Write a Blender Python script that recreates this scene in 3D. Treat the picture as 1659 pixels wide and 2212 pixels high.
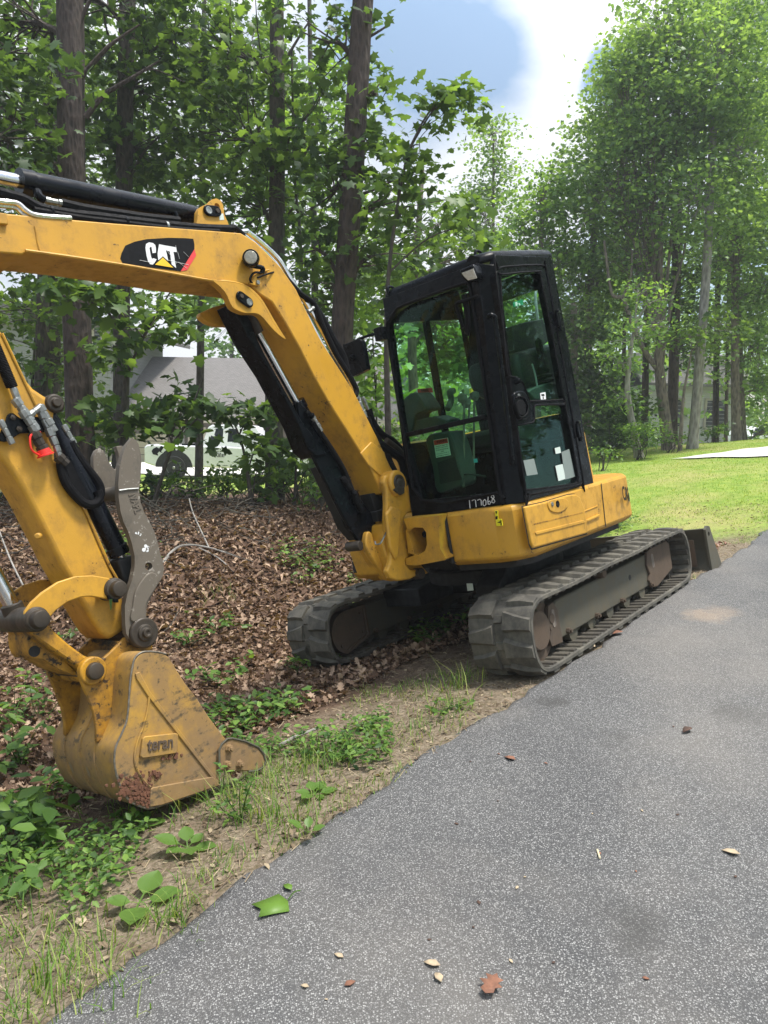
import bpy, math, random
import numpy as np
from mathutils import Matrix, Vector
from mathutils.geometry import tessellate_polygon
PI=math.pi
rng=np.random.default_rng(7); random.seed(7)
for o in list(bpy.data.objects): bpy.data.objects.remove(o)
SC=bpy.context.scene
COL=SC.collection
# ------------------------------------------------------------------ camera
PITCH,ROLL=math.radians(6.5),math.radians(1.4)
CAMZ=1.64
up=np.array([math.sin(ROLL)*math.cos(PITCH),-math.sin(PITCH),math.cos(ROLL)*math.cos(PITCH)])
fw=np.array([0,1.,0]); fh=fw-(fw@up)*up; fh/=np.linalg.norm(fh); rt=np.cross(fh,up)
C2W=np.array([rt,fh,up])              # camera axes (right, forward, up) to world
CAMP=np.array([0,0,CAMZ])
cam=bpy.data.cameras.new('camera'); cam.sensor_fit='VERTICAL'; cam.sensor_height=36; cam.lens=36*1597/2212
cam.clip_start=.05; cam.clip_end=2000
co=bpy.data.objects.new('camera',cam); COL.objects.link(co)
M=C2W@np.array([[1,0,0],[0,0,-1],[0,1,0]])
co.matrix_world=Matrix([[*M[0],0],[*M[1],0],[*M[2],CAMZ],[0,0,0,1]]); SC.camera=co
def raydir(px): return C2W@np.array([(px[0]-829.5)/1597,1,-(px[1]-1106)/1597])
# ------------------------------------------------------------------ sky, sun, exposure
SUN=np.array([.30,-.02,1.0]); SUN/=np.linalg.norm(SUN)
SC.view_settings.view_transform='Standard'; SC.view_settings.look='None'; SC.view_settings.exposure=0.85; SC.view_settings.gamma=1
wd=bpy.data.worlds.new('World'); SC.world=wd; wd.use_nodes=True
nt=wd.node_tree; nt.nodes.clear()
def N(nt,t,**k):
    n=nt.nodes.new(t)
    for a,b in k.items():
        if a.startswith('i_'):
            key=a[2:]; key=int(key) if key.isdigit() else key.replace('_',' ')
            n.inputs[key].default_value=b
        else: setattr(n,a,b)
    return n
def LK(nt,a,b): nt.links.new(a,b)
def ramp(nt,src,stops,interp='LINEAR'):
    r=N(nt,'ShaderNodeValToRGB'); r.color_ramp.interpolation=interp
    e=r.color_ramp.elements
    while len(e)<len(stops): e.new(.5)
    for q,(p,c) in zip(e,stops):
        q.position=p; q.color=(c,c,c,1) if not isinstance(c,(tuple,list)) else (*c[:3],1)
    LK(nt,src,r.inputs[0]); return r.outputs[0]
def mixc(nt,f,a,b,mode='MIX'):
    m=N(nt,'ShaderNodeMix',data_type='RGBA',blend_type=mode)
    for s,i in ((f,0),(a,6),(b,7)):
        if hasattr(s,'type') and not isinstance(s,(int,float)): LK(nt,s,m.inputs[i])
        elif i==0: m.inputs[0].default_value=s
        else: m.inputs[i].default_value=(*s[:3],1)
    return m.outputs[2]
def math_(nt,op,a,b=0.0,clamp=False):
    m=N(nt,'ShaderNodeMath',operation=op); m.use_clamp=clamp
    for s,i in ((a,0),(b,1)):
        if isinstance(s,(int,float)): m.inputs[i].default_value=s
        else: LK(nt,s,m.inputs[i])
    return m.outputs[0]
sky=N(nt,'ShaderNodeTexSky'); sky.sky_type='NISHITA'; sky.sun_disc=False
sky.sun_elevation=math.asin(SUN[2]); sky.sun_rotation=math.atan2(SUN[0],SUN[1]); sky.air_density=1.2; sky.dust_density=1.5
tc=N(nt,'ShaderNodeTexCoord')
def sky_noise(sc,det,rough,off):
    mp=N(nt,'ShaderNodeMapping'); mp.inputs['Scale'].default_value=(1,1,1.9); mp.inputs['Location'].default_value=off
    LK(nt,tc.outputs['Generated'],mp.inputs[0])
    n=N(nt,'ShaderNodeTexNoise'); n.inputs['Scale'].default_value=sc; n.inputs['Detail'].default_value=det; n.inputs['Roughness'].default_value=rough
    LK(nt,mp.outputs[0],n.inputs['Vector']); return n.outputs[0]
n1=sky_noise(3.2,9,.58,(.3,.1,.5)); n2=sky_noise(9,7,.6,(1.3,2.1,0))
def blob(px,rad,amp):
    d=raydir(px); d=d/np.linalg.norm(d)
    v=N(nt,'ShaderNodeVectorMath',operation='DISTANCE'); LK(nt,tc.outputs['Generated'],v.inputs[0]); v.inputs[1].default_value=tuple(d)
    r=N(nt,'ShaderNodeMapRange'); r.interpolation_type='SMOOTHSTEP'; LK(nt,v.outputs['Value'],r.inputs[0])
    r.inputs[1].default_value=0; r.inputs[2].default_value=rad; r.inputs[3].default_value=amp; r.inputs[4].default_value=0
    return r.outputs[0]
def addall(l):
    s=l[0]
    for x in l[1:]: s=math_(nt,'ADD',s,x)
    return s
cov=addall([math_(nt,'MULTIPLY',n1,1.25),math_(nt,'MULTIPLY',n2,.42),blob((1190,40),.22,.45),blob((960,330),.25,.5),blob((1000,470),.2,.35),blob((930,120),.24,.35),blob((300,400),.55,.4),
   blob((1300,150),.06,-.6),blob((1215,225),.05,-.35),blob((1110,315),.055,-.45),blob((1040,250),.04,-.3)])
covr=ramp(nt,cov,[(.74,0),(.95,1)])
shade=addall([n1,math_(nt,'MULTIPLY',math_(nt,'SUBTRACT',n2,.5),.5),blob((940,110),.21,.85),blob((1080,140),.10,.45),blob((1190,40),.2,-.45),blob((1000,400),.2,-.25)])
ccol=mixc(nt,ramp(nt,shade,[(.50,0),(1.0,1)]),(5.4,5.6,5.85),(1.75,2.55,3.75))
vs=N(nt,'ShaderNodeVectorMath',operation='DOT_PRODUCT'); LK(nt,tc.outputs['Generated'],vs.inputs[0]); vs.inputs[1].default_value=tuple(SUN)
mr=N(nt,'ShaderNodeMapRange'); mr.interpolation_type='SMOOTHSTEP'; LK(nt,vs.outputs['Value'],mr.inputs[0]); mr.inputs[1].default_value=.25; mr.inputs[2].default_value=.95; mr.inputs[3].default_value=1; mr.inputs[4].default_value=2.6
sb_=N(nt,'ShaderNodeVectorMath',operation='SCALE'); LK(nt,ccol,sb_.inputs[0]); LK(nt,mr.outputs[0],sb_.inputs[3]); ccol=sb_.outputs[0]
base=mixc(nt,.0,sky.outputs[0],(1,1,1))
skyc=mixc(nt,covr,sky.outputs[0],ccol)
bg=N(nt,'ShaderNodeBackground'); LK(nt,skyc,bg.inputs[0]); bg.inputs[1].default_value=.105
wo=N(nt,'ShaderNodeOutputWorld'); LK(nt,bg.outputs[0],wo.inputs[0])
sl=bpy.data.lights.new('sun','SUN'); sl.energy=3.0; sl.angle=math.radians(9); sl.color=(1,.96,.89)
so=bpy.data.objects.new('sun',sl); COL.objects.link(so); so.rotation_euler=Vector(SUN).to_track_quat('Z','Y').to_euler(); so.location=(5,-5,30)
# ------------------------------------------------------------------ machine frame (x ahead of the digger, y to its left, z up)
Ru=np.array([[-0.63936,0.74227,-0.20065],[-0.76473,-0.64101,0.06547],[-0.08002,0.1953,0.97747]])
Tu=np.array([0.933,5.4326,-1.4392+CAMZ])
U2W=Matrix([[*Ru[0],Tu[0]],[*Ru[1],Tu[1]],[*Ru[2],Tu[2]],[0,0,0,1]])
CU=Ru.T@(CAMP-Tu)
ZM={0:(1,0,0),1:(.36376,0,329.2),2:(.36376,0,877.8),3:(.36376,0,1261.8),4:(.29762,438.9,384),5:(.29762,548.6,822.9),6:(.33069,768.1,493.7),7:(.29762,576,1069.8),8:(.38029,960.1,1042.4),9:(.2976,1207,493.7)}
def PX(z,x,y): s,a,b=ZM[z]; return (x*s+a,y*s+b)
def hit(z,x,y,ax,v):                   # survey point of the photo met with the machine plane ax = v
    d=Ru.T@raydir(PX(z,x,y)); s=(v-CU[ax])/d[ax]; return CU+s*d
def XZ(z,pts,y):                        # side view outline on plane y
    o=[]
    for p in pts:
        q=hit(*p,1,y) if len(p)==3 else hit(z,*p,1,y)
        o.append((q[0],q[2]))
    return o
def YZ(z,pts,x):
    o=[]
    for p in pts:
        q=hit(*p,0,x) if len(p)==3 else hit(z,*p,0,x)
        o.append((q[1],q[2]))
    return o
# ------------------------------------------------------------------ terrain
Aa=np.array([-.6415,-.7672]); Bb=np.array([.7672,-.6415])
def sst(a,b,x): t=np.clip((x-a)/(b-a),0,1); return t*t*(3-2*t)
def TD(X,Y):                            # t = up the drive, d = out to the woods side of its edge
    x=X-Tu[0]; y=Y-Tu[1]; return -(Aa[0]*x+Aa[1]*y), .942-(Bb[0]*x+Bb[1]*y)
def XY(t,d):
    s=-t; w=.942-d; return Tu[0]+Aa[0]*s+Bb[0]*w, Tu[1]+Aa[1]*s+Bb[1]*w
def Lh(t): return .394+.0803*(np.minimum(t,15)+2*(1-np.exp(-np.maximum(t-15,0)/2)))
def G(X,Y):
    X=np.asarray(X,float);Y=np.asarray(Y,float)
    t,d=TD(X,Y); L=Lh(t)
    near=L-.199*np.minimum(np.maximum(d,0),2.3)-.012*sst(0,.1,d)
    F=-.28+0*L
    a=near+(F-near)*sst(1.9,7,d)
    b=L-.62*sst(1.0,9,d)
    q=sst(3,9,t)*(1-sst(8,16,d))
    z=a+(b-a)*q
    cr=np.where(Y<9.3,z+(.62-z)*sst(5.0,9.3,Y),-.28+.90*(1-sst(9.3,13.5,Y))); mk=sst(2.3,4.6,d)*(1-q)*(1-sst(12,22,d)); mk=mk*(1-sst(1.5,4.0,X)); z=z+(cr-z)*mk*((Y>4)&(Y<16))
    z+=.02*np.sin(X*1.7+1)*np.sin(Y*1.3)*sst(2.2,4,d)+.012*np.sin(X*5.1)*np.sin(Y*4.3+2)*sst(.2,1,d)*sst(1.4,2.6,np.abs(t)+d*.3)
    z-=.03*sst(0,.05,-d)
    far=sst(40,90,np.hypot(X,Y)); z=z*(1-far)+far*(-.2)
    return z
def gp(px):                              # where a line of sight meets the ground
    d=raydir(px); s=np.arange(1.2,80,.02); P=CAMP[None]+s[:,None]*d[None]
    g=G(P[:,0],P[:,1]); k=np.argmax(P[:,2]<g) if (P[:,2]<g).any() else len(s)-1
    return P[k,0],P[k,1],float(g[k])
def wp(px,D): d=raydir(px); return CAMP+d*(D/d[1])
# ------------------------------------------------------------------ mesh helpers
class MB:
    def __init__(s): s.v=[];s.f=[];s.m=[]
    def add(s,v,f,m=0):
        o=len(s.v); s.v+= [tuple(map(float,p)) for p in v]; s.f+=[tuple(i+o for i in q) for q in f]; s.m+=[m]*len(f); return s
    def prism(s,pts,a,b,ax=1,holes=(),m=0):
        # outline pts in the plane normal to ax (0: (y,z), 1: (x,z), 2: (x,y)), from a to b
        def V(p,h): return {0:(h,p[0],p[1]),1:(p[0],h,p[1]),2:(p[0],p[1],h)}[ax]
        loops=[list(pts)]+[list(h) for h in holes]; flat=[p for l in loops for p in l]; n=len(flat)
        v=[V(p,a) for p in flat]+[V(p,b) for p in flat]; f=[]
        if holes:
            tr=tessellate_polygon([[Vector((p[0],p[1],0)) for p in l] for l in loops])
            f+=[tuple(t) for t in tr]+[tuple(i+n for i in t[::-1]) for t in tr]
        else: f+=[tuple(range(n)),tuple(range(2*n-1,n-1,-1))]
        k=0
        for l in loops:
            for i in range(len(l)):
                j=(i+1)%len(l); f.append((k+i,k+i+n,k+j+n,k+j))
            k+=len(l)
        return s.add(v,f,m)
    def box(s,x0,x1,y0,y1,z0,z1,m=0): return s.prism([(x0,y0),(x1,y0),(x1,y1),(x0,y1)],z0,z1,2,m=m)
    def tube(s,pts,r,n=10,m=0,cap=True):
        P=np.array(pts,float); k=len(P); rr=np.full(k,r) if np.isscalar(r) else np.array(r,float)
        T=np.gradient(P,axis=0); T/=np.linalg.norm(T,axis=1)[:,None]+1e-12
        a=np.array([0,0,1.]) if abs(T[0][2])<.9 else np.array([1.,0,0]); u=np.cross(T[0],a); u/=np.linalg.norm(u)
        v=[];f=[]
        for i in range(k):
            u=u-(u@T[i])*T[i]; u/=np.linalg.norm(u)+1e-12; w=np.cross(T[i],u)
            for j in range(n):
                t=2*PI*j/n; v.append(P[i]+rr[i]*(math.cos(t)*u+math.sin(t)*w))
        for i in range(k-1):
            for j in range(n): f.append((i*n+j,i*n+(j+1)%n,(i+1)*n+(j+1)%n,(i+1)*n+j))
        if cap: f+= [tuple(range(n-1,-1,-1)),tuple((k-1)*n+j for j in range(n))]
        return s.add(v,f,m)
    def cyl(s,a,b,r,n=20,m=0): 
        a=np.array(a,float);b=np.array(b,float); return s.tube([a,b],r,n,m)
    def lathe(s,c,ax,prof,n=24,m=0):      # prof: list of (distance along axis, radius)
        c=np.array(c,float);ax=np.array(ax,float);ax/=np.linalg.norm(ax)
        a=np.array([0,0,1.]) if abs(ax[2])<.9 else np.array([1.,0,0]); u=np.cross(ax,a);u/=np.linalg.norm(u);w=np.cross(ax,u)
        v=[];f=[];k=len(prof)
        for h,r in prof:
            for j in range(n):
                t=2*PI*j/n; v.append(c+h*ax+r*(math.cos(t)*u+math.sin(t)*w))
        for i in range(k-1):
            for j in range(n): f.append((i*n+j,i*n+(j+1)%n,(i+1)*n+(j+1)%n,(i+1)*n+j))
        f+=[tuple(range(n-1,-1,-1)),tuple((k-1)*n+j for j in range(n))]
        return s.add(v,f,m)
    def build(s,name,mat,parent=None,bevel=0,smooth=None,seg=2,angle=35):
        me=bpy.data.meshes.new(name); me.from_pydata(s.v,[],s.f)
        mats=mat if isinstance(mat,(list,tuple)) else [mat]
        for x in mats: me.materials.append(x)
        if len(mats)>1: me.polygons.foreach_set('material_index',s.m)
        import bmesh
        bm=bmesh.new(); bm.from_mesh(me); bmesh.ops.recalc_face_normals(bm,faces=bm.faces); bm.to_mesh(me); bm.free()
        o=bpy.data.objects.new(name,me); COL.objects.link(o)
        if parent: o.parent=parent
        if smooth is None: smooth=True
        if smooth:
            me.polygons.foreach_set('use_smooth',[True]*len(me.polygons))
            try: me.set_sharp_from_angle(angle=math.radians(angle))
            except Exception: pass
        if bevel:
            b=o.modifiers.new('bevel','BEVEL'); b.width=bevel; b.segments=seg; b.limit_method='ANGLE'; b.angle_limit=math.radians(40); b.harden_normals=False
        return o
def circ(cx,cy,r,n=20,sx=1,ph=0): return [(cx+sx*r*math.cos(ph+2*PI*i/n),cy+r*math.sin(ph+2*PI*i/n)) for i in range(n)]
def smooth_path(P,k=6,closed=False):
    P=np.array(P,float); n=len(P); out=[]
    rngi=range(n if closed else n-1)
    for i in rngi:
        if closed: a,b,c,d=P[(i-1)%n],P[i],P[(i+1)%n],P[(i+2)%n]
        else: a,b,c,d=P[max(i-1,0)],P[i],P[i+1],P[min(i+2,n-1)]
        for q in range(k):
            t=q/k; out.append(.5*((2*b)+(c-a)*t+(2*a-5*b+4*c-d)*t*t+(3*b-a-3*c+d)*t**3))
    if not closed: out.append(P[-1])
    return [tuple(p) for p in out]
def tag(o,label=None,cat=None,group=None,kind=None):
    for k,v in (('label',label),('category',cat),('group',group),('kind',kind)):
        if v: o[k]=v
    return o
def empty(name,loc=(0,0,0),rz=0):
    o=bpy.data.objects.new(name,None); COL.objects.link(o); o.location=loc; o.rotation_euler=(0,0,rz); o.empty_display_size=.2; return o
def fast(name,V,F,mat,parent=None,smooth=False):
    me=bpy.data.meshes.new(name); V=np.asarray(V,np.float32); F=np.asarray(F,np.int32); k=F.shape[1]
    me.vertices.add(len(V)); me.vertices.foreach_set('co',V.ravel())
    me.loops.add(F.size); me.loops.foreach_set('vertex_index',F.ravel())
    me.polygons.add(len(F)); me.polygons.foreach_set('loop_start',np.arange(0,F.size,k,dtype=np.int32))
    try: me.polygons.foreach_set('loop_total',np.full(len(F),k,np.int32))
    except Exception: pass
    me.materials.append(mat)
    if smooth: me.polygons.foreach_set('use_smooth',np.ones(len(F),bool))
    me.update(calc_edges=True)
    o=bpy.data.objects.new(name,me); COL.objects.link(o)
    if parent: o.parent=parent
    return o
def text_geo(s,bold=.0):
    cu=bpy.data.curves.new('t','FONT'); cu.body=s; cu.size=1; cu.offset=bold; cu.resolution_u=3
    ob=bpy.data.objects.new('t',cu); COL.objects.link(ob); dg=bpy.context.evaluated_depsgraph_get()
    me=ob.evaluated_get(dg).to_mesh(); v=np.array([q.co[:] for q in me.vertices]); f=[tuple(p.vertices) for p in me.polygons]
    ob.evaluated_get(dg).to_mesh_clear(); bpy.data.objects.remove(ob); bpy.data.curves.remove(cu)
    v[:,0]-=v[:,0].min(); v[:,1]-=v[:,1].min(); return v,f
def text_on(mb,s,org,xd,yd,w,h,bold=.0,depth=.0,m=0):
    v,f=text_geo(s,bold); org=np.array(org,float); xd=np.array(xd,float); yd=np.array(yd,float); xd/=np.linalg.norm(xd); yd/=np.linalg.norm(yd)
    nn=np.cross(xd,yd); v=v/np.array([v[:,0].max(),v[:,1].max(),1]); P=org+v[:,:1]*w*xd+v[:,1:2]*h*yd
    if depth:
        n=len(P); from collections import Counter
        ec=Counter(tuple(sorted((q[i],q[(i+1)%len(q)]))) for q in f for i in range(len(q)))
        ff=[tuple(i+n for i in q) for q in f]
        for q in f:
            for i in range(len(q)):
                a,b=q[i],q[(i+1)%len(q)]
                if ec[tuple(sorted((a,b)))]==1: ff.append((a,b,b+n,a+n))
        mb.add(np.vstack([P,P+nn*depth]),ff,m)
    else: mb.add(P,f,m)
# ------------------------------------------------------------------ materials
def mat(name):
    m=bpy.data.materials.new(name); m.use_nodes=True; t=m.node_tree; p=t.nodes['Principled BSDF']; return m,t,p
def noise(t,scale,det=4,rough=.55,coord='Object',stretch=None,dim=None):
    c=N(t,'ShaderNodeTexCoord'); n=N(t,'ShaderNodeTexNoise'); n.inputs['Scale'].default_value=scale; n.inputs['Detail'].default_value=det; n.inputs['Roughness'].default_value=rough
    src=c.outputs[coord]
    if stretch:
        mp=N(t,'ShaderNodeMapping'); mp.inputs['Scale'].default_value=stretch; LK(t,src,mp.inputs[0]); src=mp.outputs[0]
    LK(t,src,n.inputs['Vector']); return n.outputs[0]
def bump(t,p,src,strength,dist=.01):
    b=N(t,'ShaderNodeBump'); b.inputs['Strength'].default_value=strength; b.inputs['Distance'].default_value=dist
    LK(t,src,b.inputs['Height']); LK(t,b.outputs[0],p.inputs['Normal'])
def simple(name,col,rough=.5,metal=0,var=.25,scale=12,bmp=.0,spec=.5,coat=0):
    m,t,p=mat(name); n=noise(t,scale,6,.65)
    c=mixc(t,ramp(t,n,[(.3,0),(.7,1)]),[x*(1-var) for x in col],[min(1,x*(1+var)) for x in col]); LK(t,c,p.inputs['Base Color'])
    p.inputs['Roughness'].default_value=rough; p.inputs['Metallic'].default_value=metal; p.inputs['Specular IOR Level'].default_value=spec
    if coat: p.inputs['Coat Weight'].default_value=coat
    LK(t,ramp(t,noise(t,scale*2.3,4),[(.3,max(0,rough-.12)),(.7,min(1,rough+.15))]),p.inputs['Roughness'])
    if bmp: bump(t,p,n,bmp,.004)
    return m
def worn(name,paint,dirt,rust,dirt_amt,rust_amt,rough=.42,low=None):
    # painted steel: broad grime, rubbed specks and small rust chips
    m,t,p=mat(name)
    a=noise(t,2.3,8,.68); b=noise(t,9,8,.72); c=noise(t,46,5,.7); st=noise(t,6,6,.7,stretch=(1,1,.18))
    tone=mixc(t,ramp(t,a,[(.3,0),(.7,1)]),[x*.9 for x in paint],[min(1,x*1.06) for x in paint])
    dm=math_(t,'ADD',math_(t,'MULTIPLY',b,.6),math_(t,'MULTIPLY',st,.4))
    lo=.80-dirt_amt*.42
    x1=mixc(t,ramp(t,dm,[(lo-.12,0),(lo+.10,.85)]),tone,dirt)
    rm=math_(t,'ADD',math_(t,'MULTIPLY',c,.5),math_(t,'MULTIPLY',b,.5)); lr=.80-rust_amt*.36
    x2=mixc(t,ramp(t,rm,[(lr-.02,0),(lr+.02,1)]),x1,rust)
    LK(t,x2,p.inputs['Base Color'])
    LK(t,ramp(t,dm,[(.35,rough-.08),(.75,min(1,rough+.35))]),p.inputs['Roughness'])
    p.inputs['Specular IOR Level'].default_value=.4
    bump(t,p,rm,.25,.004)
    return m
YEL=(.56,.295,.03)
m_yel=worn('yellow_paint',YEL,(.22,.12,.035),(.05,.025,.012),.48,.52,.38)
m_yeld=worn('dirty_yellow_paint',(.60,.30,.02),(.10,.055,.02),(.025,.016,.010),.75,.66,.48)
m_bucket=worn('muddy_yellow_paint',(.56,.31,.035),(.24,.15,.07),(.07,.05,.03),.88,.50,.6)
m_blk=simple('black_paint',(.0035,.0045,.006),.26,0,.4,6,spec=.12)
m_cyl=simple('black_cylinder_paint',(.004,.005,.008),.22,0,.4,5,.05,spec=.22)
m_hose=simple('black_hose',(.007,.007,.008),.6,0,.5,40,.3,spec=.10)
m_grease=worn('greasy_steel',(.06,.045,.03),(.02,.016,.012),(.13,.07,.03),.7,.4,.45)
m_chrome=simple('chrome_rod',(.62,.63,.64),.16,1,.06,20)
m_fit=simple('zinc_fittings',(.30,.31,.30),.38,.85,.25,60)
m_rub=worn('dusty_rubber',(.065,.061,.052),(.19,.175,.14),(.26,.24,.20),.62,.24,.78)
m_rubin=worn('inner_rubber',(.06,.053,.043),(.15,.13,.095),(.05,.04,.03),.5,.2,.8)
m_frame=worn('dark_track_steel',(.085,.08,.06),(.13,.105,.065),(.10,.05,.025),.5,.25,.6)
m_rust=worn('rusty_steel',(.10,.070,.048),(.06,.05,.04),(.15,.085,.05),.5,.4,.8)
m_under=simple('under_black',(.012,.012,.012),.7,0,.4,10)
def muddy(m,z0,z1,c1,c2):
    t=m.node_tree; p=t.nodes['Principled BSDF']; src=p.inputs['Base Color'].links[0].from_socket
    c=N(t,'ShaderNodeTexCoord'); sp=N(t,'ShaderNodeSeparateXYZ'); LK(t,c.outputs['Object'],sp.inputs[0])
    h=N(t,'ShaderNodeMapRange'); LK(t,sp.outputs[2],h.inputs[0]); h.inputs[1].default_value=z0; h.inputs[2].default_value=z1; h.inputs[3].default_value=.32; h.inputs[4].default_value=-.12
    n=noise(t,5.5,9,.72); n2=noise(t,24,6,.7); st=noise(t,9,7,.7,stretch=(.35,1,1.6))
    a=math_(t,'ADD',math_(t,'ADD',math_(t,'MULTIPLY',n,.6),math_(t,'MULTIPLY',st,.4)),h.outputs[0])
    x=mixc(t,ramp(t,a,[(.52,0),(.74,.75)]),src,mixc(t,n2,c1,c2))
    x=mixc(t,ramp(t,math_(t,'ADD',math_(t,'MULTIPLY',st,.6),math_(t,'MULTIPLY',n2,.4)),[(.54,0),(.60,.8)]),x,(.045,.04,.03))
    LK(t,x,p.inputs['Base Color'])
muddy(m_bucket,.02,.62,(.12,.068,.035),(.31,.215,.12))
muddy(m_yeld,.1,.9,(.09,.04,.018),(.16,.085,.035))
m_thumb=worn('scraped_dark_steel',(.030,.030,.030),(.15,.125,.095),(.30,.27,.23),1.0,.58,.5)
m_red=simple('red_plastic',(.75,.03,.02),.4,0,.1)
m_white=simple('white_ink',(.75,.76,.76),.5,0,.08,80)
m_dblk=simple('decal_black',(.008,.008,.009),.45,0,.4,40,spec=.12)
m_dred=simple('decal_red',(.70,.05,.05),.45,0,.1,40)
m_dyel=simple('decal_yellow',(.85,.52,.02),.4,0,.05)
m_warny=simple('warning_yellow',(.75,.68,.02),.45,0,.05)
m_lens=simple('lamp_lens',(.42,.41,.36),.12,.2,.25,90,.3)
m_seat=simple('seat_vinyl',(.006,.0065,.007),.6,0,.3,30,.1)
m_card=simple('grey_green_card',(.20,.24,.22),.7,0,.06)
m_con=simple('cab_grey_plastic',(.034,.040,.038),.55,0,.2,14)
m_paper=simple('paper',(.58,.66,.60),.7,0,.05)
def glass_mat(name,tint,refl=.09):
    m=bpy.data.materials.new(name); m.use_nodes=True; t=m.node_tree; t.nodes.clear()
    tr=N(t,'ShaderNodeBsdfTransparent'); tr.inputs[0].default_value=(*tint,1)
    gl=N(t,'ShaderNodeBsdfGlossy'); gl.inputs['Roughness'].default_value=.02; gl.inputs[0].default_value=(.9,1,.97,1)
    du=N(t,'ShaderNodeBsdfDiffuse'); du.inputs[0].default_value=(.25,.27,.22,1)
    lw=N(t,'ShaderNodeFresnel'); lw.inputs[0].default_value=1.5
    f=math_(t,'MULTIPLY',lw.outputs[0],refl*9,True)
    mx=N(t,'ShaderNodeMixShader'); LK(t,f,mx.inputs[0]); LK(t,tr.outputs[0],mx.inputs[1]); LK(t,gl.outputs[0],mx.inputs[2])
    dn=noise(t,5,8,.7,stretch=(1,1,.4)); m2=N(t,'ShaderNodeMixShader'); LK(t,ramp(t,dn,[(.5,.0),(.8,.018)]),m2.inputs[0]); LK(t,mx.outputs[0],m2.inputs[1]); LK(t,du.outputs[0],m2.inputs[2])
    o=N(t,'ShaderNodeOutputMaterial'); LK(t,m2.outputs[0],o.inputs[0]); return m
m_glass=glass_mat('green_tinted_glass',(.72,.92,.80),.012)
m_glassd=glass_mat('dark_tinted_glass',(.74,.92,.84),.008)
def leaf_mat(name,dark,mid,light,trans=.4,rough=.45):
    m,t,p=mat(name); g=N(t,'ShaderNodeNewGeometry')
    c=ramp(t,g.outputs['Random Per Island'],[(0,dark),(.45,mid),(.93,light),(1,tuple(min(1,x*1.25) for x in light))])
    oi=noise(t,.8,3); c=mixc(t,ramp(t,oi,[(.35,.75),(.65,1.15)]),(0,0,0),c,'MIX') if False else c
    LK(t,c,p.inputs['Base Color']); p.inputs['Roughness'].default_value=rough; p.inputs['Specular IOR Level'].default_value=.35
    tl=N(t,'ShaderNodeBsdfTranslucent'); LK(t,mixc(t,1.0,c,(1.7,1.6,.6),'MULTIPLY'),tl.inputs[0])
    mx=N(t,'ShaderNodeMixShader'); mx.inputs[0].default_value=trans; LK(t,p.outputs[0],mx.inputs[1]); LK(t,tl.outputs[0],mx.inputs[2])
    LK(t,mx.outputs[0],t.nodes['Material Output'].inputs[0]); return m
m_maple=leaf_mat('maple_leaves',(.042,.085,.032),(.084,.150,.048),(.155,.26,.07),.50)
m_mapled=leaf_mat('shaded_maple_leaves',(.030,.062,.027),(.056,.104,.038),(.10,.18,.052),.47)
m_tulip=leaf_mat('tulip_tree_leaves',(.095,.175,.07),(.17,.285,.11),(.27,.41,.16),.52)
m_farl=leaf_mat('far_leaves',(.08,.16,.05),(.15,.27,.075),(.26,.42,.12),.50)
m_weed=leaf_mat('weed_leaves',(.035,.085,.018),(.085,.17,.032),(.18,.30,.06),.35)
m_grass=leaf_mat('grass_blades',(.05,.12,.015),(.12,.24,.03),(.28,.33,.09),.3,.6)
m_litter=leaf_mat('dead_leaves',(.070,.038,.022),(.175,.105,.066),(.40,.285,.20),.1,.8)
m_straw=leaf_mat('straw_bits',(.10,.065,.04),(.21,.155,.10),(.36,.29,.19),.1,.8)
def bark(name,a,b,sc=14,str_=.9,patch=None):
    m,t,p=mat(name); n=noise(t,sc,8,.7,stretch=(1,1,.22)); v=N(t,'ShaderNodeTexVoronoi'); c=N(t,'ShaderNodeTexCoord'); mp=N(t,'ShaderNodeMapping'); mp.inputs['Scale'].default_value=(1,1,.3)
    LK(t,c.outputs['Object'],mp.inputs[0]); LK(t,mp.outputs[0],v.inputs['Vector']); v.inputs['Scale'].default_value=sc*1.6
    h=math_(t,'ADD',math_(t,'MULTIPLY',v.outputs[0],.7),n)
    col=mixc(t,ramp(t,h,[(.45,0),(1.0,1)]),a,b)
    if patch: col=mixc(t,ramp(t,noise(t,2.2,5,.7),[(.52,0),(.66,.8)]),col,patch)
    LK(t,col,p.inputs['Base Color']); p.inputs['Roughness'].default_value=.9; bump(t,p,h,str_,.03); return m
m_bark=bark('pine_bark',(.018,.014,.012),(.080,.060,.050),16,1,(.09,.07,.06))
m_bark2=bark('maple_bark',(.022,.019,.015),(.085,.073,.058),20,.7,(.08,.085,.065))
m_barkl=bark('pale_bark',(.12,.11,.10),(.36,.34,.31),9,.5,(.22,.21,.19))
m_barkm=bark('grey_brown_bark',(.07,.06,.05),(.24,.20,.165),14,.7)
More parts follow.
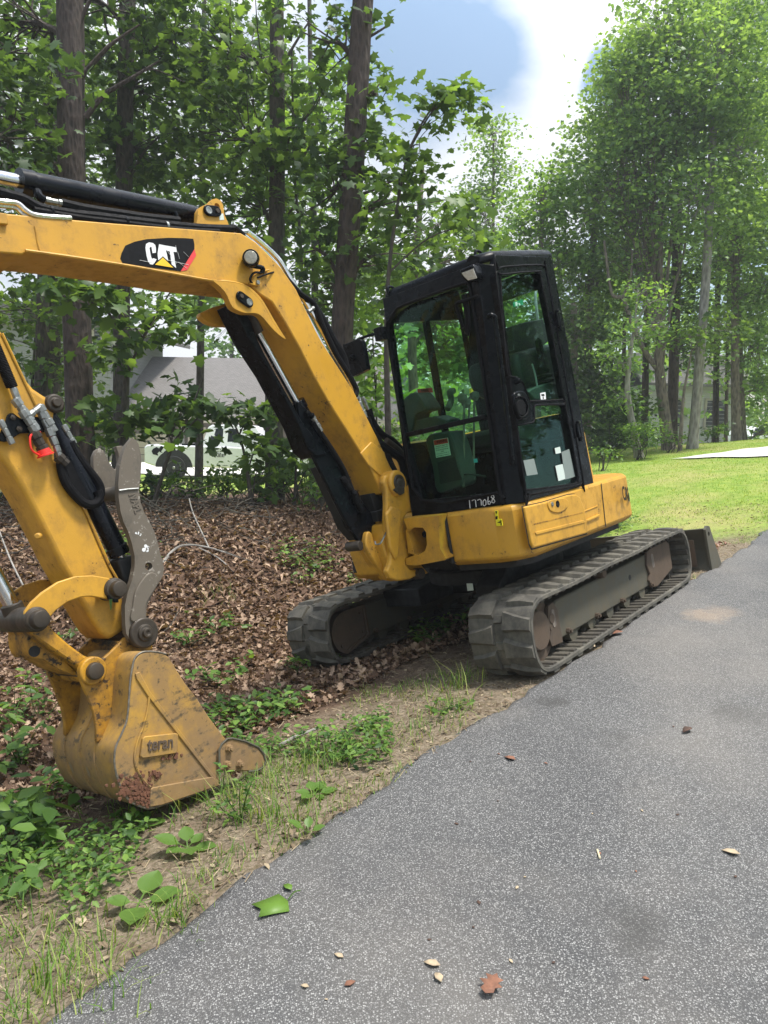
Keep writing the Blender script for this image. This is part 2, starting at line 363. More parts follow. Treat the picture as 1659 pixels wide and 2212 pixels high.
# ground
def ground_mat():
    m,t,p=mat('soil'); g=N(t,'ShaderNodeNewGeometry'); sp=N(t,'ShaderNodeSeparateXYZ'); LK(t,g.outputs['Position'],sp.inputs[0])
    X=math_(t,'SUBTRACT',sp.outputs[0],float(Tu[0])); Y=math_(t,'SUBTRACT',sp.outputs[1],float(Tu[1]))
    def lin(a,b,c): return math_(t,'ADD',math_(t,'ADD',math_(t,'MULTIPLY',X,a),math_(t,'MULTIPLY',Y,b)),c)
    tt=lin(-Aa[0],-Aa[1],0.); dd=lin(-Bb[0],-Bb[1],.942)
    def no(s,d=6,r=.65):
        n=N(t,'ShaderNodeTexNoise'); n.inputs['Scale'].default_value=s; n.inputs['Detail'].default_value=d; n.inputs['Roughness'].default_value=r; LK(t,g.outputs['Position'],n.inputs['Vector']); return n.outputs[0]
    a,b,c=no(1.1),no(14,8,.7),no(60,4)
    leafy=mixc(t,ramp(t,b,[(.35,0),(.65,1)]),(.045,.028,.019),(.17,.105,.07))
    dirt=mixc(t,ramp(t,b,[(.3,0),(.7,1)]),(.13,.09,.06),(.36,.295,.22))
    dirt=mixc(t,ramp(t,c,[(.45,0),(.6,.6)]),dirt,(.08,.075,.03))
    gr=mixc(t,ramp(t,no(5,6,.7),[(.35,0),(.65,1)]),(.16,.27,.035),(.32,.40,.085))
    gr=mixc(t,ramp(t,no(.55,5,.6),[(.47,0),(.68,.8)]),gr,(.44,.38,.16))
    gr=mixc(t,ramp(t,no(40,3,.6),[(.40,.0),(.75,.35)]),gr,(.10,.19,.025))
    dn=math_(t,'ADD',dd,math_(t,'MULTIPLY',math_(t,'SUBTRACT',a,.5),1.6))
    x=mixc(t,ramp(t,math_(t,'DIVIDE',dn,3),[(.22,0),(.40,1)]),dirt,leafy)
    tn=math_(t,'ADD',tt,math_(t,'MULTIPLY',math_(t,'SUBTRACT',no(1.7,6,.7),.5),2.0))
    lawn=ramp(t,math_(t,'DIVIDE',tn,10),[(.28,0),(.40,1)])
    # the lawn ends at the wood behind it
    dlim=ramp(t,math_(t,'DIVIDE',math_(t,'SUBTRACT',dn,math_(t,'MULTIPLY',tt,.0)),20),[(.38,1),(.46,0)])
    lawn=math_(t,'MULTIPLY',lawn,dlim)
    far=ramp(t,math_(t,'DIVIDE',sp.outputs[1],40),[(.47,0),(.52,1)]); farl=ramp(t,math_(t,'DIVIDE',math_(t,'ADD',sp.outputs[0],20),40),[(.5,1),(.53,0)])
    lawn=math_(t,'MAXIMUM',lawn,math_(t,'MULTIPLY',far,farl))
    x=mixc(t,lawn,x,gr); LK(t,x,p.inputs['Base Color']); p.inputs['Roughness'].default_value=.95; p.inputs['Specular IOR Level'].default_value=.2
    bump(t,p,math_(t,'ADD',b,math_(t,'MULTIPLY',c,.5)),.8,.03); return m
m_ground=ground_mat()
def asphalt():
    m,t,p=mat('worn_asphalt'); g=N(t,'ShaderNodeNewGeometry')
    def vo(s,feat='F1',rnd=1):
        v=N(t,'ShaderNodeTexVoronoi',feature=feat); v.inputs['Scale'].default_value=s; v.inputs['Randomness'].default_value=rnd; LK(t,g.outputs['Position'],v.inputs['Vector']); return v
    def no(s,d=6,r=.6):
        n=N(t,'ShaderNodeTexNoise'); n.inputs['Scale'].default_value=s; n.inputs['Detail'].default_value=d; n.inputs['Roughness'].default_value=r; LK(t,g.outputs['Position'],n.inputs['Vector']); return n.outputs[0]
    v1=vo(185); v2=vo(330)
    sx=N(t,'ShaderNodeSeparateColor'); LK(t,v1.outputs['Color'],sx.inputs[0])
    s2=N(t,'ShaderNodeSeparateColor'); LK(t,v2.outputs['Color'],s2.inputs[0])
    stone=math_(t,'MULTIPLY',ramp(t,v1.outputs['Distance'],[(.34,1),(.56,0)]),ramp(t,sx.outputs[0],[(.12,0),(.6,1)]))
    fine=math_(t,'MULTIPLY',ramp(t,v2.outputs['Distance'],[(.28,1),(.42,0)]),ramp(t,s2.outputs[0],[(.5,0),(.6,.8)]))
    sc=mixc(t,sx.outputs[1],(.10,.10,.10),(.40,.395,.385))
    base=mixc(t,ramp(t,no(1.0,6,.6),[(.3,0),(.7,1)]),(.048,.048,.050),(.080,.079,.078))
    x=mixc(t,fine,base,(.24,.235,.225)); x=mixc(t,stone,x,sc)
    dust=ramp(t,no(.75,6,.6),[(.46,0),(.72,.34)]); x=mixc(t,dust,x,(.30,.27,.235))
    dk=ramp(t,no(.9,6,.6),[(.30,.35),(.5,0)]); x=mixc(t,dk,x,(.05,.05,.053))
    # oil and damp stains where the photograph has them
    for (px,rad,amt) in (((1365,2010),.13,.42),((1385,2055),.10,.36),((1180,1528),.10,.5),((1210,1530),.07,.45),((1590,1555),.16,.35),((1520,1340),.18,-.45),((1560,1330),.15,-.3),((1330,1605),.08,.3)):
        q=gp(px); vm=N(t,'ShaderNodeVectorMath',operation='DISTANCE'); LK(t,g.outputs['Position'],vm.inputs[0]); vm.inputs[1].default_value=(q[0],q[1],q[2]+.03)
        dd=math_(t,'ADD',math_(t,'DIVIDE',vm.outputs['Value'],rad),math_(t,'MULTIPLY',math_(t,'SUBTRACT',no(14,5),.5),1.2))
        x=mixc(t,ramp(t,dd,[(.35,abs(amt)),(1.05,0)]),x,(.045,.043,.04) if amt>0 else (.36,.27,.19))
    LK(t,x,p.inputs['Base Color']); p.inputs['Roughness'].default_value=.8; p.inputs['Specular IOR Level'].default_value=.45
    h=math_(t,'SUBTRACT',math_(t,'ADD',stone,math_(t,'MULTIPLY',fine,.5)),no(150,2)); bump(t,p,h,.5,.004); return m
m_asph=asphalt()
m_conc=simple('pale_concrete',(.62,.60,.55),.9,0,.06,3)
# ------------------------------------------------------------------ ground, drive, path
def axis(lo,hi,dl,dh,d0,g):
    a=[dl]; 
    while a[-1]<dh: a.append(a[-1]+d0)
    st=d0; u=a[-1]
    while u<hi: st*=g; u+=st; a.append(u)
    st=d0; l=[dl]; 
    while l[-1]>lo: st*=g; l.append(l[-1]-st)
    return np.array(l[:0:-1]+a)
gx=axis(-400,400,-7,9,.13,1.12); gy=axis(-60,600,-2,16,.13,1.12)
XX,YY=np.meshgrid(gx,gy); ZZ=G(XX,YY); nx,ny=len(gx),len(gy)
idx=np.arange(nx*ny).reshape(ny,nx); F=np.stack([idx[:-1,:-1],idx[:-1,1:],idx[1:,1:],idx[1:,:-1]],-1).reshape(-1,4)
tag(fast('ground',np.stack([XX,YY,ZZ],-1).reshape(-1,3),F,m_ground,smooth=True),'brown leaf litter, bare verge and mown lawn around the drive','ground',kind='structure')
ts=np.arange(-9,34,.09); ds=np.concatenate([[0,.03],np.linspace(.25,11,40)])
V=[];F=[]
for i,t in enumerate(ts):
    e=.02*math.sin(t*2.1)+.014*math.sin(t*5.7+1)+.012*math.sin(t*13)+.010*math.sin(t*29+2)+random.uniform(-.007,.007)
    x,y=XY(t,e); V.append((x,y,float(Lh(t))-.10))
    for d in ds:
        x,y=XY(t,e-d); V.append((x,y,float(Lh(t))-(.008 if d==0 else 0)))
k=len(ds)+1
for i in range(len(ts)-1):
    for j in range(k-1): F.append((i*k+j,i*k+j+1,(i+1)*k+j+1,(i+1)*k+j))
tag(fast('driveway',V,F,m_asph,smooth=True),'speckled grey asphalt driveway running uphill past the digger','driveway',kind='structure')
def drape(name,pxs,m,lift,label,cat):
    P=[gp(p) for p in pxs]; mb=MB(); n=len(P); sub=[]
    c=np.mean([p[:2] for p in P],0); rings=8; V=[];F=[]
    edge=[]
    for i in range(n):
        for q in range(6): a=np.array(P[i][:2]);b=np.array(P[(i+1)%n][:2]); edge.append(a+(b-a)*q/6)
    edge=np.array(edge); K=len(edge)
    for r in range(rings+1):
        for e in edge: 
            x,y=c+(e-c)*(r/rings); V.append((x,y,float(G(x,y))+lift))
    for r in range(rings):
        for j in range(K): F.append((r*K+j,r*K+(j+1)%K,(r+1)*K+(j+1)%K,(r+1)*K+j))
    return tag(fast(name,V,F,m),label,cat,kind='structure')
drape('path',[(1448,994),(1560,980),(1700,963),(1740,984),(1660,988),(1560,990)],m_conc,.03,'pale concrete path crossing the lawn at the right edge','path')
# ------------------------------------------------------------------ EXCAVATOR
EX=bpy.data.objects.new('excavator',None); COL.objects.link(EX); EX.matrix_world=U2W
tag(EX,'yellow and black mini excavator parked half on the driveway, bucket resting on the verge','excavator')
SUB=EX
def bp(px_list): return px_list
# tracks
def belt_path(hw,z0,z1,n_end=22):
    H=(z1-z0)/2; c=(z0+z1)/2; xe=hw-H*1.0; pts=[]
    e=2/2.7
    for s,sgn in ((1,1),(-1,-1)):
        for i in range(n_end+1):
            a=-PI/2+PI*i/n_end; ca,sa=math.cos(a),math.sin(a)
            x=sgn*(xe+(hw-xe)*abs(ca)**e); z=c+sgn*H*(abs(sa)**e)*(1 if sa>=0 else -1)
            pts.append((x,z))
    # resample evenly
    P=np.array(pts+[pts[0]]); L=np.concatenate([[0],np.cumsum(np.linalg.norm(np.diff(P,axis=0),axis=1))])
    return P,L
def belt_eval(P,L,s):
    s=np.asarray(s)%L[-1]; return np.stack([np.interp(s,L,P[:,0]),np.interp(s,L,P[:,1])],-1)
def make_track(yc,sag=.012):
    W=.205
    Po,Lo=belt_path(1.265,.022,.443); 
    n=240; S=np.linspace(0,Lo[-1],n,endpoint=False); A=belt_eval(Po,Lo,S); Tn=belt_eval(Po,Lo,S+.01)-belt_eval(Po,Lo,S-.01); Tn/=np.linalg.norm(Tn,axis=1)[:,None]
    Nn=np.stack([Tn[:,1],-Tn[:,0]],-1)   # outward for this winding
    cen=np.array([0,.23]); sg=np.sign(((A-cen)*Nn).sum(1).mean()); Nn*=sg
    mb=MB(); T=.026
    # base belt: a closed band with rounded rims
    prof=[(-W,-.004),(-W+.008,0),(W-.008,0),(W,-.004),(W,-T+.004),(W-.008,-T),(-W+.008,-T),(-W,-T+.004)]
    v=[];f=[]
    for i in range(n):
        wob=sag*math.sin(A[i][0]*7)*(1 if A[i][1]>.4 else 0)
        for (y,h) in prof: v.append((A[i][0]+Nn[i][0]*h,yc+y,A[i][1]+Nn[i][1]*h+wob*.3))
    k=len(prof)
    for i in range(n):
        for j in range(k): f.append((i*k+j,i*k+(j+1)%k,((i+1)%n)*k+(j+1)%k,((i+1)%n)*k+j))
    mb.add(v,f,0)
    def lug(s,y0,y1,w0,w1,h,skew,inner=False,mt=0):
        # block across the belt: root width w0, crest width w1; the crest leans with skew
        vv=[]
        for y,sk in ((y0,0),(y1,skew)):
            for (ds_,hh) in ((-w0/2,-.004),(-w1/2,h),(w1/2,h),(w0/2,-.004)):
                q=belt_eval(Po,Lo,s+ds_+sk); t=belt_eval(Po,Lo,s+ds_+sk+.01)-belt_eval(Po,Lo,s+ds_+sk-.01); t/=np.linalg.norm(t)
                nn=sg*np.array([t[1],-t[0]]); hh2=-T-hh if inner else hh
                vv.append((q[0]+nn[0]*hh2,yc+y,q[1]+nn[1]*hh2))
        mb.add(vv,[(0,1,2,3),(7,6,5,4),(0,4,5,1),(1,5,6,2),(2,6,7,3),(3,7,4,0)],mt)
    npi=38; pit=Lo[-1]/npi
    for i in range(npi):
        s=i*pit
        # two half lugs meeting at the drive-hole strip, each wide at the outside, narrow inside
        def half(y0,y1,s,w0a,w1a,w0b,w1b,ha,hb,sk):
            vv=[]
            for y,w0,w1,h,so_ in ((y0,w0a,w1a,ha,0),((y0+y1)/2,(w0a+w0b)/2*.92,(w1a+w1b)/2*.9,max(ha,hb),sk*.5),(y1,w0b,w1b,hb,sk)):
                for (d_,hh) in ((-w0/2,-.004),(-w1/2,h),(w1/2,h),(w0/2,-.004)):
                    q=belt_eval(Po,Lo,s+d_+so_); t=belt_eval(Po,Lo,s+d_+so_+.01)-belt_eval(Po,Lo,s+d_+so_-.01); t/=np.linalg.norm(t)
                    nn=sg*np.array([t[1],-t[0]]); vv.append((q[0]+nn[0]*hh,yc+y,q[1]+nn[1]*hh))
            fs=[(0,1,2,3),(11,10,9,8)]
            for a in (0,4):
                for j in range(4): fs.append((a+j,a+(j+1)%4,a+4+(j+1)%4,a+4+j))
            mb.add(vv,fs,0)
        half(.200,.034,s,.085,.050,.128,.088,.014,.026,.018)
        half(-.200,-.034,s+pit*.5,.085,.050,.128,.088,.014,.026,.018)
        lug(s+.03,-.026,.026,.05,.036,.012,0)            # blocks between the drive holes
    nin=66
    for i in range(nin):
        s=i*Lo[-1]/nin
        lug(s,.07,.192,.050,.034,.011,0,True,1); lug(s,-.192,-.07,.050,.034,.011,0,True,1)
        if i%2==0: lug(s,.035,.060,.06,.03,.035,0,True,1); lug(s,-.060,-.035,.06,.03,.035,0,True,1)
    tr=mb.build('rubber_track',[m_rub,m_rubin],EX,0,angle=28)
    # frame between the runs
    s_=1 if yc>0 else -1; yo=yc+.105; yi=yc-.105
    if s_<0: yo,yi=yc+.105,yc-.105
    fr=MB()
    fr.prism([(-.66,.115),(.80,.115),(.86,.15),(.84,.30),(.78,.345),(-.5,.345),(-.66,.345)],yi,yo)
    fr.box(-.58,.70,yc-.03,yc+.03,.06,.13)
    F_=fr.build('track_frame',m_frame,EX,.010)
    pl=MB()
    pl.prism([(-1.06,.15),(-.72,.085),(-.62,.10),(-.58,.16),(-.62,.20),(-.585,.27),(-.62,.36),(-.68,.375),(-1.02,.375),(-1.07,.34)],yo,yo+.018)
    pl.build('end_plate',m_rust,F_,.004)
    pl=MB()
    if s_>0:
        pl.prism([(.80,.10),(.93,.11),(.945,.16),(.91,.20),(.93,.25),(.90,.34),(.84,.35),(.80,.30)],yo-.004,yo+.016)
    pl.cyl((.885,yo+.02,.265),(.885,yo+.017,.265),.03); 
    pl.build('end_plate',m_rust,F_,.004)
    idl=MB()
    if s_>0: idl.lathe((1.035,yo-.20,.233),(0,1,0),[(0,.10),(.0,.19),(.04,.19),(.05,.12),(.15,.12),(.16,.19),(.19,.19),(.19,.12),(.215,.115),(.222,.105),(.222,.0)],32)
    else:
        idl.lathe((1.035,yc-.1,.233),(0,1,0),[(0,.10),(.0,.19),(.19,.19),(.19,.10)],32)
        # D-shaped motor guard with a raised rim
        D=[(.80,.36),(1.0,.365)]+[(1.02+.155*math.cos(a),.215+.15*math.sin(a)) for a in np.linspace(PI/2,-PI/2.3,12)]+[(.80,.13)]
        Di=[(.82,.34),(1.0,.345)]+[(1.015+.138*math.cos(a),.215+.13*math.sin(a)) for a in np.linspace(PI/2,-PI/2.4,12)]+[(.82,.15)]
        idl.prism(D,yc+.09,yc+.15,holes=[Di]); idl.prism(D,yc+.088,yc+.128)
        for (a,b) in ((.85,.31),(1.10,.30),(.85,.17),(1.08,.13)): idl.cyl((a,yc+.12,b),(a,yc+.142,b),.011,8)
    idl.build('idler_wheel' if s_>0 else 'end_guard',m_rust,F_,.003)
    for x in (-.5,-.22,.06,.34,.60): rl=MB(); rl.lathe((x,yc-.09,.105),(0,1,0),[(0,.055),(.05,.055),(.06,.03),(.12,.03),(.13,.055),(.18,.055)],16); rl.build('bottom_roller',m_frame,F_)
    tr2=MB(); tr2.lathe((.15,yo-.03,.375),(0,1,0),[(0,.035),(.06,.035),(.065,.03)],18); tr2.build('carrier_roller',m_rust,F_,.003)
    for (x,z) in ((.70,.14),(.30,.128),(-.10,.128),(-.62,.12)):
        bl=MB(); bl.cyl((x,yo,z),(x,yo+.022,z),.019,6); bl.cyl((x,yo+.02,z),(x,yo+.034,z),.010,10); bl.build('bolt',m_rust,F_)
    if s_>0:
        h=MB(); h.cyl((-.30,yo+.0,.245),(-.30,yo+.0015,.245),.020,20); h.build('frame_hole',m_under,F_)
        for cx,cz,mm in ((.865,.262,m_con),(-.70,.285,m_con)):
            h=MB(); h.prism(smooth_path([(cx-.018,cz-.045),(cx+.016,cz-.05),(cx+.02,cz),(cx+.014,cz+.045),(cx-.016,cz+.045),(cx-.02,cz)],4,True),yo+.017,yo+.0195); h.build('slot',m_barkm,F_)
    return tr
make_track(.785); make_track(-.785)
# carbody, slew ring, blade
lb=MB(); lb.prism([(-.75,-.5),(-.45,-.58),(.40,-.58),(.62,-.42),(.62,.42),(.40,.58),(-.45,.58),(-.75,.5)],.22,.42)
for y in (-1,1):
    lb.prism([(.1,.26),(.52,.27),(.52,.40),(.1,.44)],y*.35,y*.70); lb.prism([(-.6,.22),(-.1,.22),(-.1,.42),(-.6,.42)],y*.35,y*.70)
lb.lathe((0,0,.40),(0,0,1),[(0,.50),(.10,.50),(.10,.44),(.20,.44),(.20,.55),(.27,.55)],40)
lw=lb.build('lower_frame',m_under,EX,.01)
s=MB(); s.prism(YZ(7,[(1453,640),(1495,640),(1503,690),(1460,693)],.86),.86,.864,0); s.build('sticker',m_paper,lw)
bd=MB()
prof=[(-1.70,-.02),(-1.725,-.02),(-1.80,.08),(-1.825,.17),(-1.80,.27),(-1.75,.345),(-1.72,.345),(-1.765,.27),(-1.79,.17),(-1.765,.09)]
bd.prism(prof,-.97,.97); 
for y in (-.4,.4): bd.prism([(-.75,.20),(-1.76,.10),(-1.78,.22),(-.75,.32)],y-.05,y+.05)
bl=bd.build('dozer_blade',m_frame,EX,.006)
for y in (-.985,.972):
    e=MB(); e.prism([(-1.70,-.03),(-1.97,-.03),(-1.80,.35),(-1.74,.365),(-1.69,.34)],y,y+.02,holes=[circ(-1.755,.29,.022,12)]); e.build('blade_end_plate',m_frame,bl)
e=MB(); e.box(-1.69,-1.695,.60,.88,.03,.26); e.build('rust_patch',m_rust,bl)
# house of the upper structure
def round_house(r,x1,yw,n=28):
    out=[]
    a0=math.asin(min(1,yw/r))
    for i in range(n+1):
        a=PI-a0+(2*a0)*i/n
        out.append((r*math.cos(a),r*math.sin(a)))
    return out   # from left flank round the tail to the right flank
tail=round_house(1.02,0,.965)
outl=[(.30,-.84),(.62,-.58),(.86,-.30),(.93,-.05),(.95,.30),(1.12,.46),(1.135,.80),(1.10,.90),(1.0,.965)]+[p for p in tail if not(p[0]>-.05 and p[1]<0)]+[(.05,-.95)]
outlb=[(x*.985,y*.975) for x,y in outl]
hb=MB(); n=len(outl)
rings=[(outlb,.645,.97),(outl,.675,1.0),(outl,.945,1.0),(outl,.968,.985)]
v=[];f=[]
for o_,z,sc in rings: v+=[(x*sc,y*sc,z-.015*(x<0)*0) for x,y in o_]
for r in range(3):
    for j in range(n): f.append((r*n+j,r*n+(j+1)%n,(r+1)*n+(j+1)%n,(r+1)*n+j))
f+=[tuple(range(n-1,-1,-1)),tuple(3*n+j for j in range(n))]
hb.add(v,f); body=hb.build('body_panel',m_yel,EX,.012,angle=25)
fl=MB(); fl.prism([(x*.9,y*.9) for x,y in outl],.60,.66,2); fl.build('floor_plate',m_under,body)
# nose arms of the main frame round the opening beside the swing casting
nf=MB()
O=YZ(5,[(1085,1000),(1340,978),(1338,1040),(1350,1215),(1395,1290),(1385,1300),(1180,1340),(1105,1335),(1095,1290),(1165,1265),(1120,1100)],1.20)
Hh=YZ(5,[(1100,1082),(1165,1062),(1225,1065),(1250,1100),(1255,1190),(1240,1235),(1195,1265),(1120,1250)],1.20)
nf.prism(O,1.05,1.20,0,holes=[Hh]); nf.build('frame_nose',m_yel,body,.0)
nb=MB(); nb.prism([(.94,-.06),(1.045,-.06),(1.045,.36),(1.135,.455),(1.10,.47),(.94,.34)],.665,.955,2); nb.build('nose_backing',m_under,body)
hz=MB(); hz.tube(smooth_path([hit(5,1140,1150,0,1.08),hit(5,1190,1190,0,1.1),hit(5,1215,1260,0,1.1)],5),.014,8); hz.tube(smooth_path([hit(5,1110,1120,0,1.06),hit(5,1180,1130,0,1.06),hit(5,1250,1110,0,1.06)],5),.02,8); hz.build('nose_hose',m_hose,body)
# side door in the flank
D=XZ(8,[(447,138),(560,112),(700,70),(740,66),(765,85),(790,150),(812,287),(500,375),(486,345)],.972)
dp=MB(); dp.prism(D,.955,.981); sd=dp.build('side_door',m_yel,body,.010,seg=3)
bk=MB(); bk.prism([(np.mean([p[0] for p in D])+(x-np.mean([p[0] for p in D]))*1.022,np.mean([p[1] for p in D])+(z-np.mean([p[1] for p in D]))*1.05) for x,z in D],.9662,.9672); bk.build('door_gap',m_under,body)
for z0,pts in ((8,[(515,282),(790,213),(800,228),(522,298)]),(8,[(510,233),(788,168),(789,173),(512,240)])):
    r_=MB(); r_.prism(XZ(z0,pts,.985),.975,.9865 if pts[0][1]>250 else .9822); r_.build('door_rib',m_yel if pts[0][1]>250 else m_yeld,sd,.003 if pts[0][1]>250 else 0)
rc=MB(); P=XZ(8,[(590,105),(640,92),(690,92),(705,120),(690,150),(650,172),(610,165),(590,140)],.985); rc.prism(smooth_path(P,4,True),.978,.9875); rc.build('lock_recess',m_yel,sd,.004)
lk=MB(); c=hit(8,643,121,1,.988); lk.lathe((c[0],.986,c[2]),(0,1,0),[(0,.020),(.004,.020),(.006,.016),(.003,.012),(.003,0)],20); lk.build('lock',m_blk,sd)
lk=MB(); c=hit(8,612,123,1,.988); lk.lathe((c[0],.986,c[2]),(0,1,0),[(0,.014),(.006,.013),(.008,.009),(.008,0)],16); lk.build('catch_pin',m_fit,sd)
# counterweight seams and lettering, warning sticker
sm=MB()
a=hit(8,890,5,1,.967); b=hit(8,916,250,1,.967); sm.prism([(a[0]-.004,a[2]),(a[0]+.004,a[2]),(b[0]+.004,b[2]),(b[0]-.004,b[2])],.9662,.9685); sm.build('panel_seam',m_under,body)
rb=MB(); rb.prism(XZ(8,[(800,215),(880,180),(886,190),(804,228)],.975),.96,.977); rb.prism(XZ(8,[(795,160),(872,130),(873,135),(796,168)],.97),.96,.9705); rb.build('panel_rib',m_yel,body,.003)
tx=MB()
for i,ch in enumerate('CR5'):
    ang=math.radians(90+6.5+i*4.6); R_=1.0215; cx,cy=R_*math.cos(ang),R_*math.sin(ang)
    text_on(tx,ch,(cx,cy,.80-.012*i),(-math.sin(ang),math.cos(ang),0),(0,0,1),.062,.10,.03)
tx.build('lettering',m_dblk,body,smooth=False)
st=MB(); st.prism(YZ(8,[(285,160),(303,160),(304,208),(323,207),(330,245),(294,248)],1.14),1.134,1.139,0); ws=st.build('warning_sticker',m_warny,body)
st=MB(); st.prism(YZ(8,[(288,163),(300,163),(295,180)],1.139),1.139,1.1402,0); st.prism(YZ(8,[(290,192),(302,190),(302,207),(291,209)],1.139),1.139,1.1402,0)
st.prism(YZ(8,[(302,226),(312,222),(312,219),(319,224),(312,231),(312,228),(302,229)],1.139),1.139,1.1402,0); st.prism(YZ(8,[(318,214),(323,214),(325,242),(320,243)],1.139),1.139,1.1402,0); st.build('pictogram',m_dblk,ws)
# engine hood behind the cab
eh=MB(); T2=[(x*.80-.01,y*.78) for x,y in tail if x<-.05]; T2=[(-.02,.74)]+T2+[(-.02,-.74)]
v=[];n=len(T2)
for z,sc in ((.95,1),(1.30,.985),(1.42,.95),(1.46,.90)): v+=[(x*sc,y*sc,z) for x,y in T2]
f=[]
for r in range(3):
    for j in range(n): f.append((r*n+j,r*n+(j+1)%n,(r+1)*n+(j+1)%n,(r+1)*n+j))
f+=[tuple(range(n-1,-1,-1)),tuple(3*n+j for j in range(n))]; eh.add(v,f); eh.build('engine_hood',m_yel,EX,.01,angle=30)
# right side tank cover seen behind the boom foot
tk=MB(); tk.prism([(.68,-.22),(.45,-.50),(.1,-.75),(-.1,-.75),(-.1,-.05),(.62,-.05)],.96,1.45,2); tk.build('tank_cover',m_yel,EX,.05,seg=4)
# ------------------------------------------------------------------ cab
YL,YR=.95,.17; XR=.02
def fx(z): return 1.085-(z-.97)*.075     # slightly raked front
CB=bpy.data.objects.new('cab',None); COL.objects.link(CB); CB.parent=EX
def cabpart(mb,name,m,bev=.006,**k): return mb.build(name,m,CB,bev,**k)
cbm=MB()
SO=[(1.035,.965),(.93,2.30),(.90,2.36),(.24,2.42),(.205,2.40),(.145,.965)]
doorO=XZ(6,[(1108,1725),(908,300),(925,262),(965,245),(1205,232),(1240,255),(1262,330),(1490,1620),(1480,1665),(1440,1685),(1130,1745)],.955)
cbm.prism(SO,.915,.95,holes=[doorO])
# front wall: glass opening
def FP(z,pts,off=0.0):                    # photo points on the raked front plane -> (y,z)
    out=[]
    for p in pts:
        q=hit(*p,0,1.05) if len(p)==3 else hit(z,*p,0,1.05)
        for _ in range(4): q=hit(*(p if len(p)==3 else (z,*p)),0,fx(q[2])+off)
        out.append((q[1],q[2]))
    return out
def fprism(mb,pts,t0,t1,holes=(),m=0):
    allp=[pts]+list(holes); o=len(mb.v); tmp=MB(); tmp.prism(pts,0,1,0,holes=holes)
    v=[(fx(p[2])+(t0 if p[0]<.5 else t1),p[1],p[2]) for p in tmp.v]; mb.add(v,tmp.f,m)
FO=[(.175,.965),(.86,.975),(.875,2.33),(.165,2.335)]
glassO=FP(6,[(440,1775),(330,1400),(215,700),(225,600),(260,545),(320,500),(690,365),(730,372),(755,420),(940,1700),(925,1725)])
fprism(cbm,FO,-.045,0,holes=[glassO])
# chamfered left front pillar (y .86->.95)
v=[(fx(.965),.86,.965),(1.035,.95,.965),(.93,.95,2.30),(fx(2.33),.865,2.33)]; vi=[(x-.05,y-.03,z) for x,y,z in v]
cbm.add(v+vi,[(0,1,2,3),(7,6,5,4),(0,4,5,1),(1,5,6,2),(2,6,7,3),(3,7,4,0)])
# rear left corner, rear wall, right wall with openings
cbm.add([(.145,.95,.965),(.07,.86,.965),(.12,.86,2.42),(.205,.95,2.41),(.175,.92,.965),(.10,.83,.965),(.15,.83,2.42),(.235,.92,2.41)],[(0,1,2,3),(7,6,5,4),(0,4,5,1),(1,5,6,2),(2,6,7,3),(3,7,4,0)])
cbm.prism([(.17,.965),(.86,.965),(.86,2.42),(.17,2.42)],.075,.10,0,holes=[[(.23,1.45),(.82,1.45),(.82,2.28),(.23,2.28)]])
cbm.prism([(1.06,.965),(.97,2.34),(.14,2.42),(.06,.965)],.155,.185,holes=[[(.99,1.42),(.94,2.18),(.60,2.21),(.60,1.42)],[(.55,1.42),(.55,2.21),(.16,2.24),(.13,1.42)]])
cbm.box(.10,1.03,.19,.91,.955,.985)
cf=cabpart(cbm,'cab_frame',m_blk,.008)
rim=MB(); 
gp3=[(fx(z)+.004,y,z) for y,z in smooth_path(glassO,3,True)]; rim.tube(gp3+[gp3[0]],.011,6); rim.build('window_seal',m_hose,cf)
# roof
rf=MB()
Ro=[(.955,.175),(.965,.87),(.90,.935),(.20,.945),(.115,.86),(.115,.17)]
def zr(x): return 2.325+(.95-x)*.115
v=[];n=len(Ro)
for dz,sc in ((0,1.012),(.03,1.015),(.055,.985),(.066,.93)):
    for x,y in Ro: v.append((.54+(x-.54)*sc,.53+(y-.53)*sc,zr(x)+dz))
f=[(r*n+j,r*n+(j+1)%n,(r+1)*n+(j+1)%n,(r+1)*n+j) for r in range(3) for j in range(n)]+[tuple(range(n-1,-1,-1)),tuple(3*n+j for j in range(n))]
rf.add(v,f); cabpart(rf,'cab_roof',m_blk,.012,angle=40)
# windshield panes
gw=MB(); fprism(gw,glassO,-.030,-.022); wsd=cabpart(gw,'windshield',m_glass,0)
br=MB(); B=FP(6,[(322,1335),(845,1212),(850,1245),(330,1365)]); fprism(br,B,-.035,-.004); br.build('cross_bar',m_blk,wsd,.004)
# door
dm=MB()
up_=XZ(6,[(945,330),(958,300),(1185,280),(1203,292),(1215,360),(1272,640),(1358,1100),(1350,1118),(1155,1128),(1135,1115),(1112,1060),(1090,1005),(1050,975),(1005,965),(988,930),(968,700)],.965)
lo_=XZ(6,[(1055,1320),(1062,1285),(1145,1270),(1168,1245),(1165,1170),(1195,1152),(1358,1150),(1370,1165),(1452,1615),(1446,1650),(1425,1668),(1145,1705),(1115,1700),(1105,1680)],.965)
dO=XZ(6,[(1112,1715),(914,305),(930,268),(968,250),(1200,237),(1235,258),(1256,330),(1482,1620),(1473,1660),(1436,1680),(1133,1738)],.965)
dm.prism(dO,.930,.965,holes=[up_,lo_]); door=cabpart(dm,'cab_door',m_blk,.005)
ds_=MB()
for L_ in (up_,lo_,dO):
    q=[(x,.966,z) for x,z in smooth_path(L_,2,True)]; ds_.tube(q+[q[0]],.006,6)
ds_.build('door_seal',m_hose,door)
g_=MB(); g_.prism(up_,.942,.948); g_.build('door_glass',m_glassd,door)
g_=MB(); g_.prism(lo_,.942,.948); g_.build('door_glass',m_glassd,door)
